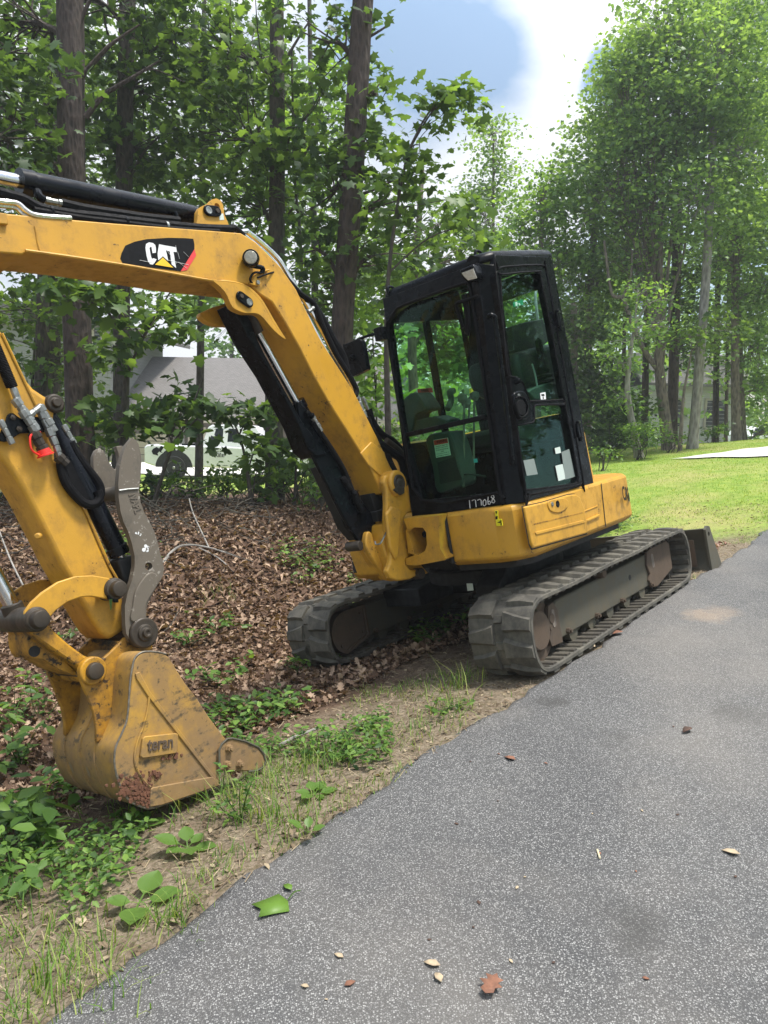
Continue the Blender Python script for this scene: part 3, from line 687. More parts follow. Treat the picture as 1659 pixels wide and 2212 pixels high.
hd=MB(); H_=XZ(6,[(1020,1090),(1045,1065),(1085,1068),(1110,1100),(1135,1180),(1130,1225),(1105,1245),(1060,1245),(1035,1190)],.97); hd.prism(smooth_path(H_,3,True),.96,.985); hnd=hd.build('door_handle',m_blk,door,.006)
q=MB(); q.prism(smooth_path(XZ(6,[(1052,1130),(1085,1120),(1105,1160),(1100,1215),(1065,1215),(1050,1170)],.985),3,True),.984,.992); q.tube([(a,.99,b) for a,b in smooth_path(XZ(6,[(1040,1110),(1100,1110),(1122,1185),(1100,1225),(1060,1225)],.985),3,True)],.005,6); q.build('handle_grip',m_hose,door,.003)
q=MB(); c=hit(6,1066,1092,1,.985); q.lathe((c[0],.984,c[2]),(0,1,0),[(0,.012),(.006,.010),(.006,0)],14); q.build('key_lock',m_fit,door)
q=MB(); c=hit(6,1048,1000,1,.97); q.lathe((c[0],.96,c[2]),(0,1,0),[(0,.018),(.03,.016),(.04,.010),(.04,0)],14); q.build('door_stop',m_blk,door)
for (x,y) in ((1312,600),(1445,1320)):
    c=hit(6,x,y,1,.96); q=MB(); q.box(c[0]-.03,c[0]+.03,.955,.985,c[2]-.045,c[2]+.045); q.cyl((c[0],.975,c[2]-.07),(c[0],.975,c[2]+.06),.013,10); q.cyl((c[0]-.025,.975,c[2]+.05),(c[0]+.03,.99,c[2]+.05),.010,8); q.build('hinge',m_blk,cf,.003)
# grab rail on the front pillar
a=hit(6,900,568,1,.98); b=hit(6,1005,1515,1,.98)
q=MB(); q.tube(smooth_path([hit(6,870,580,1,.955),hit(6,880,566,1,.985),hit(6,905,575,1,.995),hit(6,915,620,1,.995),hit(6,965,1010,1,.995),hit(6,1020,1490,1,.995),hit(6,1005,1515,1,.955)],6),.013,10); q.build('grab_rail',m_blk,cf)
# stickers on the lower door glass
for pts,mm in (([(1345,1460),(1395,1440),(1435,1620),(1370,1640)],m_card),([(1305,1550),(1352,1538),(1372,1635),(1325,1650)],m_paper),([(1095,1515),(1165,1503),(1190,1605),(1118,1615)],m_card),([(1300,1435),(1335,1425),(1342,1465),(1308,1472)],m_paper)):
    q=MB(); q.prism(XZ(6,pts,.949),.9485,.9495); q.build('paper_sticker',mm,door)
q=MB(); P=XZ(6,[(1205,1075),(1240,1068),(1244,1115),(1210,1118)],.949); q.prism(P,.9485,.9495); q.build('paper_sticker',m_white,door)
q=MB(); q.prism(XZ(6,[(1213,1082),(1232,1080),(1234,1094),(1215,1095)],.9497),.9496,.950); q.prism(XZ(6,[(1222,1098),(1228,1098),(1229,1114),(1223,1114)],.9497),.9496,.950); q.build('padlock_symbol',m_dblk,door)
# number chalked on the sill
num=MB()
def stroke(pts): 
    P=[]
    for (x,y) in pts:
        q=hit(6,x,y,0,1.05)
        for _ in range(4): q=hit(6,x,y,0,fx(q[2])+.003)
        P.append(q)
    num.tube(P,.0026,5)
stroke([(743,1772),(748,1830)]); stroke([(760,1778),(775,1770),(783,1775),(788,1820)]); stroke([(796,1775),(812,1768),(820,1775),(822,1808)])
stroke([(842,1770),(832,1782),(832,1805),(842,1812),(852,1802),(852,1780),(843,1769)]); stroke([(866,1752),(864,1780),(866,1800),(876,1802),(882,1790),(876,1780),(866,1786)])
stroke([(900,1742),(888,1744),(886,1756),(902,1768),(911,1782),(902,1793),(890,1788),(892,1772),(905,1756),(900,1742)])
num.build('chalk_number',m_white,cf)
# work lights, wiper, roof hooks
q=MB(); P=[hit(6,x,y,0,fx(2.3)+.05) for x,y in ((690,275),(780,232),(810,300),(800,335),(735,345),(705,320))]
q.prism([(p[1],p[2]) for p in P],fx(2.3)-.005,fx(2.3)+.075,0); wl=q.build('work_light',m_blk,cf,.010)
q=MB(); q.prism([(p[1],p[2]) for p in [hit(6,x,y,0,fx(2.3)+.076) for x,y in ((693,290),(770,262),(795,325),(735,340),(712,318))]],fx(2.3)+.074,fx(2.3)+.079,0); q.build('lamp_lens',m_lens,wl,.002)
for (x,y,yy) in ((230,392,.20),(800,160,.80)):
    q=MB(); c=hit(6,x,y,1,yy); q.tube(smooth_path([(c[0]+.035,yy,c[2]-.05),(c[0]+.03,yy,c[2]),(c[0],yy,c[2]+.012),(c[0]-.03,yy,c[2]),(c[0]-.035,yy,c[2]-.05)],4),.009,8); q.build('roof_hook',m_blk,cf)
q=MB(); q.prism([(p[1],p[2]) for p in [hit(6,x,y,0,.98) for x,y in ((715,240),(725,190),(745,172),(800,185),(800,235))]],.93,.97,0)
q.build('lamp_bracket',m_blk,cf)
q=MB(); 
def FPt(x,y,off):
    c=hit(6,x,y,0,1.05)
    for _ in range(4): c=hit(6,x,y,0,fx(c[2])+off)
    return c
q.tube(smooth_path([FPt(722,430,.02),FPt(735,520,.03),FPt(742,620,.03),FPt(738,700,.02)],5),[.008]*15+[.006],8); q.tube(smooth_path([FPt(800,440,.02),FPt(720,470,.05),FPt(660,490,.06),FPt(675,560,.04),FPt(700,650,.03)],5),.010,8)
q.tube([FPt(715,440,.012),FPt(732,690,.012)],.014,6)
q.build('wiper',m_hose,wsd)
# mirror on its arm
q=MB(); Mo=YZ(4,[(1032,1225),(1045,1210),(1140,1172),(1158,1180),(1172,1205),(1203,1370),(1196,1398),(1110,1440),(1090,1440),(1078,1425)],1.10); q.prism(smooth_path(Mo,2,True),1.085,1.125,0); mi=q.build('mirror',m_blk,EX,.012)
q=MB(); q.tube(smooth_path([hit(4,1095,1190,0,1.09),hit(4,1150,1165,0,1.08),hit(4,1220,1140,0,1.06),hit(4,1300,1128,0,1.04)],5),.009,8); q.lathe(hit(4,1085,1305,0,1.126),(1,0,0),[(0,.022),(.014,.02),(.016,.010),(.03,.010)],14); q.build('mirror_arm',m_blk,mi)
q=MB(); c=hit(4,1290,1135,0,1.05); q.box(c[0]-.03,c[0]+.03,c[1]-.03,c[1]+.03,c[2]-.04,c[2]+.04); q.build('mirror_clamp',m_blk,cf,.004)
# inside the cab
st=bpy.data.objects.new('seat',None); COL.objects.link(st); st.parent=EX
def seatp(pts,y0,y1,name,mm=m_seat,b=.03):
    q=MB(); q.prism(smooth_path(pts,3,True),y0,y1); return q.build(name,mm,SEATM,b,seg=3)
q=MB(); q.prism(smooth_path([(.20,1.28),(.68,1.30),(.72,1.36),(.66,1.42),(.25,1.38),(.18,1.34)],3,True),.34,.80)
bpy.data.objects.remove(st)
SEATM=q.build('driver_seat',m_seat,EX,.02)
q=MB(); bb=XZ(6,[(1000,835),(1060,805),(1200,770),(1275,765),(1300,850),(1330,1040),(1240,1080),(1080,1050),(1015,960)],.72); q.prism(smooth_path(bb,3,True),.40,.78); q.build('backrest',m_seat,SEATM,.04,seg=3)
q=MB(); bb=XZ(6,[(1012,670),(1030,635),(1180,598),(1210,610),(1240,700),(1240,745),(1160,785),(1030,805),(1015,780)],.70); q.prism(smooth_path(bb,3,True),.46,.72); q.build('headrest',m_seat,SEATM,.03,seg=3)
q=MB(); text_on(q,'CAT',(*hit(6,1080,905,1,.785),),(-1,0,.05),(0,0,1),.07,.055,.03); q.build('seat_lettering',m_con,SEATM,smooth=False)
cs=MB(); cs.prism(smooth_path(XZ(6,[(1115,1062),(1200,1025),(1265,1008),(1310,1025),(1350,1100),(1180,1125),(1135,1100)],.86),3,True),.74,.88); cns=cs.build('arm_console',m_con,EX,.015)
q=MB(); c=hit(6,1240,1010,1,.83)
q.lathe((c[0],.83,c[2]-.02),(0,0,1),[(0,.065),(.02,.05),(.035,.062),(.05,.045),(.065,.055),(.08,.035),(.10,.04),(.14,.02),(.20,.014),(.22,.025),(.29,.022),(.31,.0)],18); q.build('control_lever',m_hose,cns)
q=MB(); q.tube(smooth_path([hit(6,1195,1115,1,.87),hit(6,1180,990,1,.87),hit(6,1152,885,1,.87)],5),.006,8); q.tube(smooth_path([hit(6,1195,640,1,.35),hit(6,1175,430,1,.35),hit(6,1200,400,1,.35),hit(6,1250,420,1,.35)],5),.012,8); q.build('safety_lever',m_fit,cns)
pn=MB(); P=FP(6,[(470,1400),(480,1360),(510,1338),(600,1328),(625,1345),(660,1450),(690,1660),(640,1700),(530,1725),(505,1560)],-.10)
pn.prism(smooth_path(P,3,True),.80,.97,0); pnl=pn.build('front_panel',m_con,EX,.01)
q=MB(); q.prism(FP(6,[(535,1530),(645,1490),(690,1640),(548,1670)],-.09),.97,.974,0); q.build('speaker_grille',m_seat,pnl)
lab=MB(); xx=.975
LP=[hit(6,x,y,0,xx) for x,y in ((508,1382),(602,1366),(622,1480),(526,1498))]
lab.prism([(p[1],p[2]) for p in LP],xx-.002,xx,0); lbl=lab.build('warning_label',m_white,pnl)
def quadpt(LP,u,v): 
    LP=[np.array(p) for p in LP]; return (LP[3]*(1-u)+LP[2]*u)*(1-v)+(LP[0]*(1-u)+LP[1]*u)*v
def label_text(LP,parent,red=(.70,1.0),lines=('UNLAWFUL TO OPERATE THIS','EQUIPMENT WITHIN TEN FEET','OF OVERHEAD HIGH-VOLTAGE','LINES','Contact with power lines can','result in death or serious burns'),head='WARNING'):
    o_=np.array([.0012,0,0]); q=MB(); q.add([quadpt(LP,u,v)+o_ for u,v in ((0.02,red[0]),(.98,red[0]),(.98,.98),(.02,.98))],[(0,1,2,3)]); q.build('red_header',m_dred,parent,smooth=False)
    t=MB(); xd=quadpt(LP,1,0)-quadpt(LP,0,0); yd=quadpt(LP,0,1)-quadpt(LP,0,0); w=np.linalg.norm(xd);h=np.linalg.norm(yd)
    text_on(t,head,quadpt(LP,.2,red[0]+.07)+2*o_,xd,yd,w*.7,h*.16,.02)
    for i,l in enumerate(lines): 
        wd_=min(.88,.032*len(l)+.05); text_on(t,l,quadpt(LP,.5-wd_/2,.58-i*.105)+2*o_,xd,yd,w*wd_,h*.06,.02)
    t.build('label_text',m_dblk,parent,smooth=False)
label_text(LP,lbl)
q=MB(); q.prism([(p[1],p[2]) for p in [hit(6,x,y,0,.96) for x,y in ((770,1505),(792,1503),(794,1528),(772,1530))]],.955,.96,0); q.build('blue_sticker',simple('sticker_blue',(.10,.45,.62),.5,0,.05),pnl)
# monitor and right hand console
q=MB(); q.prism(smooth_path(FP(6,[(330,1200),(345,1130),(390,1085),(440,1075),(500,1165),(490,1190),(430,1215),(400,1320),(335,1330)],-.22),3,True),.72,.88,0); q.prism(FP(6,[(400,1250),(520,1225),(600,1250),(600,1290),(350,1340)],-.2),.70,.86,0)
mon=q.build('monitor_console',m_con,EX,.01)
LP=[hit(6,x,y,1,.20) for x,y in ((405,1048),(500,1040),(520,1140),(425,1160))]; 
q=MB(); q.prism([(p[0],p[2]) for p in LP],.188,.20); lb2=q.build('warning_label',m_white,cf)
q=MB(); q.prism([(p[0],p[2]) for p in [hit(6,x,y,1,.2015) for x,y in ((405,1048),(500,1040),(506,1070),(410,1078))]],.2,.2012); q.build('red_header',m_dred,lb2)
q=MB(); o1=hit(6,428,1070,1,.2025); text_on(q,'WARNING',o1,(-1,0,.02),(0,0,1),.085,.022,.03)
for i,l in enumerate(('UNLAWFUL TO OPERATE','EQUIPMENT WITHIN TEN','FEET OF HIGH VOLTAGE','LINES')): text_on(q,l,hit(6,428+i*3,1092+i*14,1,.2025),(-1,0,.02),(0,0,1),.012*len(l)*.5,.010,.02)
q.build('label_text',m_dblk,lb2,smooth=False)
q=MB(); q.prism([(p[0],p[2]) for p in [hit(6,x,y,1,.20) for x,y in ((750,1045),(775,1045),(780,1090),(755,1095))]],.188,.20); q.build('yellow_sticker',m_warny,cf)
q=MB(); q.prism([(p[0],p[2]) for p in [hit(6,x,y,1,.195) for x,y in ((1030,480),(1092,462),(1097,498),(1034,512))]],.188,.195); ex=q.build('exit_sign',simple('exit_green',(.0,.22,.10),.5,0,.05),cf)
q=MB()
for pts in (((1044,482),(1056,478),(1058,504),(1046,506)),((1064,490),(1072,486),(1078,500),(1072,503)),((1058,490),(1062,486),(1062,497))): q.prism([(p[0],p[2]) for p in [hit(6,x,y,1,.1965) for x,y in pts]],.1952,.196)
q.build('running_symbol',m_white,ex)
q=MB()
for (x,y0,y1) in ((705,1130,1690),(770,1130,1640),(740,1100,1250)):
    q.tube([hit(6,x,y1,1,.5),hit(6,x+5,y0,1,.5)],.007,8)
q.tube(smooth_path([hit(6,600,1180,1,.4),hit(6,625,1120,1,.4),hit(6,615,1070,1,.4),hit(6,640,1060,1,.4)],4),.02,8)
for (x,y) in ((700,1120),(780,1105),(725,1150)): c=hit(6,x,y,1,.5); q.lathe((c[0],.5,c[2]-.02),(0,0,1),[(0,.012),(.02,.03),(.05,.03),(.06,.01)],12)
q.build('travel_lever',m_barkm,mon)
q=MB(); q.tube(smooth_path([hit(6,648,1730,0,.93),hit(6,660,1640,0,.93),hit(6,720,1605,0,.93),hit(6,850,1620,0,.93)],6),.006,8); q.box(.55,.92,.3,.75,.985,1.0); q.build('floor_mat',m_seat,EX)
# ------------------------------------------------------------------ boom
Y0,Y1=-.15,.10
def pt(z,x,y,yy): q=hit(z,x,y,1,yy); return (q[0],yy,q[2])
BO=XZ(0,[(-190,505),(-120,474),(-40,458),(20,461),(90,468),(250,482),(400,493),(520,503),(552,522),(606,576),(640,625),(690,730),(766,848),
   (815,945),(842,1005),(860,1035),(858,1060),(845,1070),(824,1066),(800,1010),(757,942),(711,870),(677,810),(647,750),(617,697),(588,652),(563,636),(541,616),(525,613),(400,597),(291,577),(164,557),(60,544),(50,550),(-40,543),(-120,548),(-190,560)],Y1)
q=MB(); q.prism(BO,Y0,Y1); boom=q.build('boom',m_yel,EX,.007,seg=2)
# curved lug plates that carry the lift cylinder's upper pin
EAR=XZ(4,[(-20,742),(60,748),(150,830),(178,885),(205,940),(250,968),(300,985),(345,985),(390,990),(430,1020),(480,1080),(540,1140),(595,1175),(560,1120),(500,1020),(425,890),(360,820),(300,780),(200,762),(60,735)],.11)
for a,b in ((.078,.118),(-.168,-.128)):
    q=MB(); q.prism(smooth_path(EAR if a>0 else EAR[3:-3],2,True),a,b); q.build('pin_lug',m_yel,boom,.006)
q=MB(); 
for pts in ([(0,150,575),(0,0,0)],):
    pass
LIP=[pt(1,150,583,.112),pt(1,450,625,.112),pt(1,800,680,.112),pt(1,1200,752,.112),pt(1,1300,765,.112),pt(4,160,752,.112),pt(4,280,775,.112),pt(4,345,825,.112),pt(4,420,905,.112),pt(4,500,1045,.112),pt(4,590,1170,.112)]
q.tube(smooth_path(LIP,4),.007,6); q.build('weld_lip',m_yel,boom)
q=MB(); q.tube(smooth_path([pt(1,205,440,.101),pt(1,215,480,.101),pt(1,222,530,.101),pt(1,236,583,.101)],4),.004,6); q.build('weld_seam',m_yel,boom)
q=MB(); q.prism(XZ(1,[(-20,360),(35,370),(42,435),(-20,428)],.105),.09,.118); q.build('weld_pad',m_yel,boom,.004)
# folded plate at the boom foot
q=MB(); q.prism(XZ(5,[(770,525),(850,440),(945,515),(985,660),(930,700),(830,615)],.104),.095,.108); q.build('foot_plate',m_yel,boom,.006)
# decal
q=MB(); q.prism(XZ(1,[(715,630),(722,600),(745,553),(800,530),(870,515),(1000,507),(1100,509),(1148,513),(1155,545),(1155,575),(1072,706),(900,683),(730,656)],.102),.1,.102)
dc=q.build('logo_decal',m_dblk,boom)
q=MB(); q.prism(XZ(1,[(1155,574),(1165,612),(1112,698),(1074,706)],.102),.1,.1022); q.build('red_stripe',m_dred,dc)
q=MB()
yy=.1035
for pts in ([(945,556),(943,620),(905,628),(903,582),(893,562),(880,570),(882,610),(893,643),(905,640),(922,640),(915,660),(900,668),(882,650),(868,610),(864,560),(868,542),(884,533),(905,536),(928,545)],):
    pass
C_=[(926,596),(926,570),(922,550),(908,538),(885,534),(868,543),(864,565),(870,610),(880,648),(893,664),(908,666),(918,655),(930,635),(912,628),(902,632),(896,615),(888,570),(893,560),(900,562),(903,580),(906,598)]
A_=[(945,545),(978,552),(990,600),(1000,645),(968,618),(940,640),(936,600)]
T_=[(978,552),(1047,564),(1050,592),(1030,590),(1046,686),(1020,665),(1008,588),(986,582)]
for L_ in (C_,A_,T_): q.prism(XZ(1,L_,yy),.1018,yy)
q.build('lettering',m_white,dc)
q=MB(); q.prism(XZ(1,[(917,667),(968,616),(1038,688)],.105),.1018,.1045); q.build('logo_outline',m_dblk,dc)
q=MB(); q.prism(XZ(1,[(922,666),(968,624),(1030,684)],.106),.1020,.1052); q.build('logo_triangle',m_dyel,dc)
q=MB()
for a,b in (((1043,552),(1050,590)),((1055,590),(1066,632)),((830,640),(905,655)),((1000,640),(1120,668)),((1090,590),(1120,620)),((985,575),(1050,660)),((1060,650),(1110,690))):
    q.tube([pt(1,*a,.1035),pt(1,*b,.1035)],.0010,4)
q.build('scratch_marks',m_white,dc)
# cylinder bracket on the boom's back
q=MB(); BR=XZ(1,[(1160,432),(1172,400),(1175,350),(1188,325),(1215,312),(1240,300),(1262,278),(1285,273),(1310,285),(1325,312),(1333,370),(1362,436)],.075)
HC=hit(1,1290,320,1,.075)
q.prism(BR,.045,.075,holes=[circ(HC[0],HC[2],.017,16)]); bk1=q.build('cylinder_bracket',m_yel,boom,.0)
q=MB(); q.prism(BR,-.125,-.095,holes=[circ(HC[0],HC[2],.017,16)]); q.build('cylinder_bracket',m_yel,boom,.0)
def pin_plate(z,a,b,y,par,r=.022):
    A=np.array(pt(z,*a,y)); B=np.array(pt(z,*b,y)); q=MB(); d=(B-A); L=np.hypot(d[0],d[2]); ang=math.atan2(d[2],d[0])
    P=[(A[0]+r*1.25*math.cos(ang+PI/2+PI*i/8),A[2]+r*1.25*math.sin(ang+PI/2+PI*i/8)) for i in range(9)]+[(B[0]+r*1.25*math.cos(ang-PI/2+PI*i/8),B[2]+r*1.25*math.sin(ang-PI/2+PI*i/8)) for i in range(9)]
    q.prism(P,y,y+.012); o=q.build('pin_keeper',m_blk,par,.003)
    q=MB(); q.lathe((A[0],y+.011,A[2]),(0,1,0),[(0,r*.85),(.004,r*.85),(.004,r*.6),(.002,r*.55),(.002,0)],20); q.build('pin_end',m_fit,o)
    q=MB(); q.lathe((B[0],y+.011,B[2]),(0,1,0),[(0,r*.6),(.008,r*.55),(.008,0)],6); q.build('bolt',m_grease,o)
pin_plate(1,(1232,348),(1282,352),.076,boom)
pin_plate(1,(1472,893),(1425,858),.12,boom)
q=MB(); q.prism(XZ(1,[(1300,368),(1325,362),(1332,400),(1305,402)],.0765),.0755,.0765); q.build('paper_tag',m_paper,boom)
# stick cylinder on top of the boom
def P2(a): return np.array(pt(*a,-.025))
A=P2((1,1160,378)); B=P2((1,112,172)); D_=(B-A)/np.linalg.norm(B-A); Rd=P2((1,0,172))
q=MB(); r=.051
q.lathe(A,D_,[(0,.02),(.0,r*.92),(.03,r),(np.linalg.norm(B-A)-.06,r),(np.linalg.norm(B-A)-.058,r*1.09),(np.linalg.norm(B-A),r*1.09),(np.linalg.norm(B-A),r*.7)],32)
sc_=q.build('stick_cylinder',m_cyl,EX,.0)
q=MB(); q.cyl(B-D_*.02,B+D_*.75,.029,24); q.build('cylinder_rod',m_chrome,sc_)
q=MB(); q.lathe(A+np.array([0,-.045,0])-D_*.035,(0,1,0),[(0,.035),(.09,.035)],20); q.build('cylinder_eye',m_grease,sc_)
def fit_line(name,pts,y,r,mm,par,n=8,k=5): 
    q=MB(); q.tube(smooth_path([pt(*p[:3],y if len(p)==3 else p[3]) for p in pts],k),r,n); return q.build(name,mm,par)
def elbow(z,a,b,y,par,r=.014,mm=m_fit,nuts=3):
    A=np.array(pt(z,*a,y));B=np.array(pt(z,*b,y)); d=(B-A); L=np.linalg.norm(d); d/=L; q=MB(); pr_=[]
    for i in range(nuts):
        u=i/nuts*L; w=L/nuts
        pr_+=[(u,r*.72),(u+w*.10,r*.72),(u+w*.12,r*(.95 if i%2==0 else .80)),(u+w*.96,r*(.95 if i%2==0 else .80)),(u+w*.98,r*.72)]
    q.lathe(A,d,pr_,8); return q.build('hose_fitting',mm,par,.0015)
q=MB(); q.tube(smooth_path([pt(1,222,235,.03),pt(1,232,262,.05),pt(1,262,283,.05)],4),.018,10); q.build('hose_elbow',m_blk,sc_)
elbow(1,(262,283),(378,305),.05,sc_,.017,nuts=3)
elbow(1,(1035,352),(1058,400),.04,sc_,.012,m_blk,2)
fit_line('hose',[(1,360,303),(1,500,335),(1,700,365),(1,860,388),(1,1060,408)],.045,.0235,m_hose,sc_)
fit_line('hose',[(1,-120,200),(1,0,240),(1,130,275),(1,240,330),(1,420,365),(1,600,385),(1,800,410),(1,980,430),(1,1200,450),(1,1380,455)],.075,.0225,m_hose,boom)
fit_line('hose',[(1,200,340),(1,450,385),(1,700,415),(1,900,440),(1,1100,460),(1,1300,470)],.085,.014,m_hose,boom)
for x,y,rr in ((300,352,.026),(745,412,.026),(985,440,.026)):
    A_2=np.array(pt(1,x,y,.075)); q=MB(); q.cyl(A_2-D_*.006,A_2+D_*.006,rr,14); q.build('hose_clip',m_blk if x!=985 else m_fit,boom)
fit_line('steel_pipe',[(1,-150,275),(1,0,292),(1,100,305),(1,150,345),(1,200,372),(1,300,385),(1,420,392)],.095,.0125,m_chrome,boom)
fit_line('steel_pipe',[(1,-150,305),(1,0,318),(1,90,330),(1,140,372),(1,200,388)],.085,.010,m_chrome,boom)
# pipes and hose running down the boom's back
fit_line('steel_pipe',[(1,1400,480),(1,1460,470),(4,330,402),(4,440,490),(4,550,600),(4,630,730),(4,740,900),(4,850,1090),(4,960,1290),(4,1060,1460),(5,740,130)],.03,.016,m_chrome,boom)
fit_line('steel_pipe',[(4,300,420),(4,420,515),(4,530,625),(4,620,770),(4,760,1010),(4,900,1270),(4,1050,1530),(5,710,110)],.075,.010,m_chrome,boom)
fit_line('hose',[(1,1370,445),(4,245,375),(4,370,500),(4,520,640),(4,620,750),(4,710,845),(4,790,900),(4,825,960),(4,870,1080),(4,960,1270),(4,1040,1400),(4,1110,1530),(5,735,110)],.06,.0165,m_hose,boom,10)
fit_line('hose',[(4,800,930),(4,870,1040),(4,950,1190),(4,1010,1290),(4,1040,1400)],.03,.026,m_hose,boom,10)
elbow(4,(760,975),(800,945),.08,boom,.014)
elbow(5,(700,90),(760,190),.07,boom,.016,nuts=4); elbow(5,(760,150),(815,275),.07,boom,.018,nuts=4); elbow(5,(735,70),(790,200),.03,boom,.014,nuts=4)
elbow(5,(790,115),(830,210),.03,boom,.012,nuts=2)
fit_line('hose',[(5,815,265),(5,835,330),(5,880,410),(5,930,470),(5,1000,520),(5,1060,560),(5,1090,640),(5,1085,720)],.07,.028,m_hose,boom,10)
fit_line('hose',[(5,830,205),(5,860,300),(5,930,390),(5,1010,440),(5,1080,520),(5,1110,600)],.02,.024,m_hose,boom,10)
fit_line('hose',[(5,900,430),(5,950,500),(5,990,600),(5,1030,680),(5,1060,760)],.06,.022,m_hose,boom,10)
fit_line('hose',[(5,960,430),(5,1060,510),(5,1120,620),(5,1110,720),(5,1060,790)],.05,.020,m_grease,boom,10)
# work light on the boom
q=MB(); c=np.array(pt(4,345,577,.17)); dl=np.array([.62,.72,-.12]); dl/=np.linalg.norm(dl)
q.lathe(c,-dl,[(0,.034),(-.004,.040),(.012,.044),(.035,.046),(.05,.044),(.075,.036),(.09,.020),(.09,0)],28); wl=q.build('work_light',m_blk,boom,.002)
q=MB(); q.lathe(c+dl*.001,dl,[(0,.034),(.004,.030),(.006,.0)],24); q.build('lamp_lens',m_lens,wl)
q=MB(); q.tube(smooth_path([c-dl*.05+np.array([0,0,-.035]),pt(4,430,655,.14),pt(4,425,690,.13)],4),.013,8); q.build('lamp_stem',m_blk,wl)
q=MB(); q.prism(XZ(4,[(335,775),(375,705),(425,675),(475,665),(478,675),(430,690),(405,715),(415,770),(400,790),(360,785)],.115),.102,.125); q.build('lamp_bracket',m_yel,wl,.003)
q=MB(); q.tube(smooth_path([pt(4,425,690,.135),pt(4,370,690,.14),pt(4,340,735,.13),pt(4,355,765,.12)],5),.006,7); q.tube(smooth_path([pt(4,395,725,.13),pt(4,460,700,.13),pt(4,530,680,.08)],5),.005,7); q.build('lamp_wire',m_hose,wl)
q=MB(); A_2=pt(4,393,762,.125); q.lathe(A_2,(0,1,0),[(0,.013),(.010,.012),(.010,0)],6); q.build('bolt',m_fit,wl)
# ------------------------------------------------------------------ swing casting
q=MB()
MA=XZ(5,[(1035,672),(1075,690),(1095,735),(1090,765),(1140,830),(1175,905),(1186,940),(1110,962),(1085,1000),(1092,1060),(1125,1110),(1142,1180),(1162,1255),(1098,1295),(1100,1330),(1130,1365),(1185,1368),(1195,1405),(1130,1440),(1040,1452),(985,1430),(960,1380),(985,1320),(990,1240),(960,1080),(955,1000),(960,900),(955,790),(935,740),(945,690),(990,672)],.16)
q.prism(MA,.125,.165)
sb=q.build('swing_post',m_yel,EX,.012,seg=3)
q=MB(); q.prism(XZ(5,[(955,1000),(1090,1000),(1130,1120),(1100,1290),(1195,1400),(1040,1440),(930,1400),(860,1200),(870,1050)],.05),-.16,.135); q.build('post_web',m_yel,sb,.01)
q=MB(); q.prism(XZ(5,[(1010,905),(1070,930),(1075,1000),(1060,1250),(1040,1300),(990,1200),(965,960)],.19),.16,.185); q.build('post_rib',m_yel,sb,.012,seg=3)
q=MB(); bc=np.array(pt(5,1035,742,.17)); q.lathe((bc[0],.10,bc[2]),(0,1,0),[(0,.085),(.08,.080),(.09,.070),(.09,0)],28)
q.lathe((bc[0],-.20,bc[2]),(0,1,0),[(0,.07),(.06,.07)],24); q.build('pivot_boss',m_yel,sb,.004)
q=MB(); q.lathe((bc[0],.185,bc[2]),(0,1,0),[(0,.052),(.014,.050),(.016,.040),(.010,.036),(.010,.026),(.016,.022),(.016,0)],24); q.prism(XZ(5,[(1010,790),(1030,770),(1085,770),(1085,815),(1060,830),(1030,810)],.19),.17,.20); q.build('boom_pin',m_grease,sb,.004)
# lower lug holding the lift cylinder foot
q=MB(); q.prism(smooth_path(XZ(5,[(805,1120),(820,1092),(845,1110),(860,1170),(900,1235),(960,1260),(1030,1340),(1040,1440),(960,1445),(900,1360),(840,1280),(800,1200)],.06),2,True),.035,.075)
q.prism(XZ(5,[(752,1195),(800,1200),(900,1330),(1010,1440),(930,1444),(830,1330)],-.02),-.04,.036)
q.build('cylinder_lug',m_yel,sb,.008)
q=MB(); q.prism(XZ(5,[(748,1285),(850,1285),(960,1370),(1040,1440),(930,1444),(790,1428),(760,1400)],-.16),-.20,-.11,holes=[XZ(5,[(805,1338),(865,1340),(880,1385),(815,1388)],-.16)]); q.build('post_foot',m_yel,sb,.006)
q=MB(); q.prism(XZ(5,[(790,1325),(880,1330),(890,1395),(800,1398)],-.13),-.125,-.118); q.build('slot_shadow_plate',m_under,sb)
q=MB(); q.prism(XZ(5,[(733,1310),(760,1300),(775,1400),(745,1390)],-.17),-.20,-.15); q.build('rubber_stop',m_under,sb,.004)
q=MB(); q.prism(XZ(5,[(800,960),(960,900),(965,1010),(820,1030)],-.02),-.13,.08); q.prism(XZ(5,[(770,830),(945,800),(960,930),(820,960)],-.03),-.14,.05); q.build('guard_plate',m_under,sb,.005)
q=MB(); q.prism(XZ(5,[(850,1020),(960,1000),(975,1260),(930,1270),(880,1180)],.0),-.12,.06); q.build('post_block',m_yel,sb,.01)
q=MB(); q.cyl(pt(5,775,1195,.055),(pt(5,775,1195,.07)[0],-.04,pt(5,775,1195,.07)[2]),.030,20); q.build('foot_pin',m_grease,sb,.003)
q=MB(); q.tube(smooth_path([pt(5,960,1095,.15),pt(5,940,1140,.16),pt(5,915,1180,.16),pt(5,885,1185,.16),pt(5,880,1165,.15)],5),.005,6); q.build('wire_loop',m_fit,sb)
q=MB(); 
for x,y in ((1090,1418),(1130,1405)): q.cyl(pt(5,x,y,.166),pt(5,x,y,.169),.010,12)
q=MB(); q.cyl(pt(5,1165,1400,.13),(pt(5,1165,1400,.13)[0],.19,pt(5,1165,1400,.13)[2]),.035,18); q.build('pin_collar',m_grease,sb,.004)
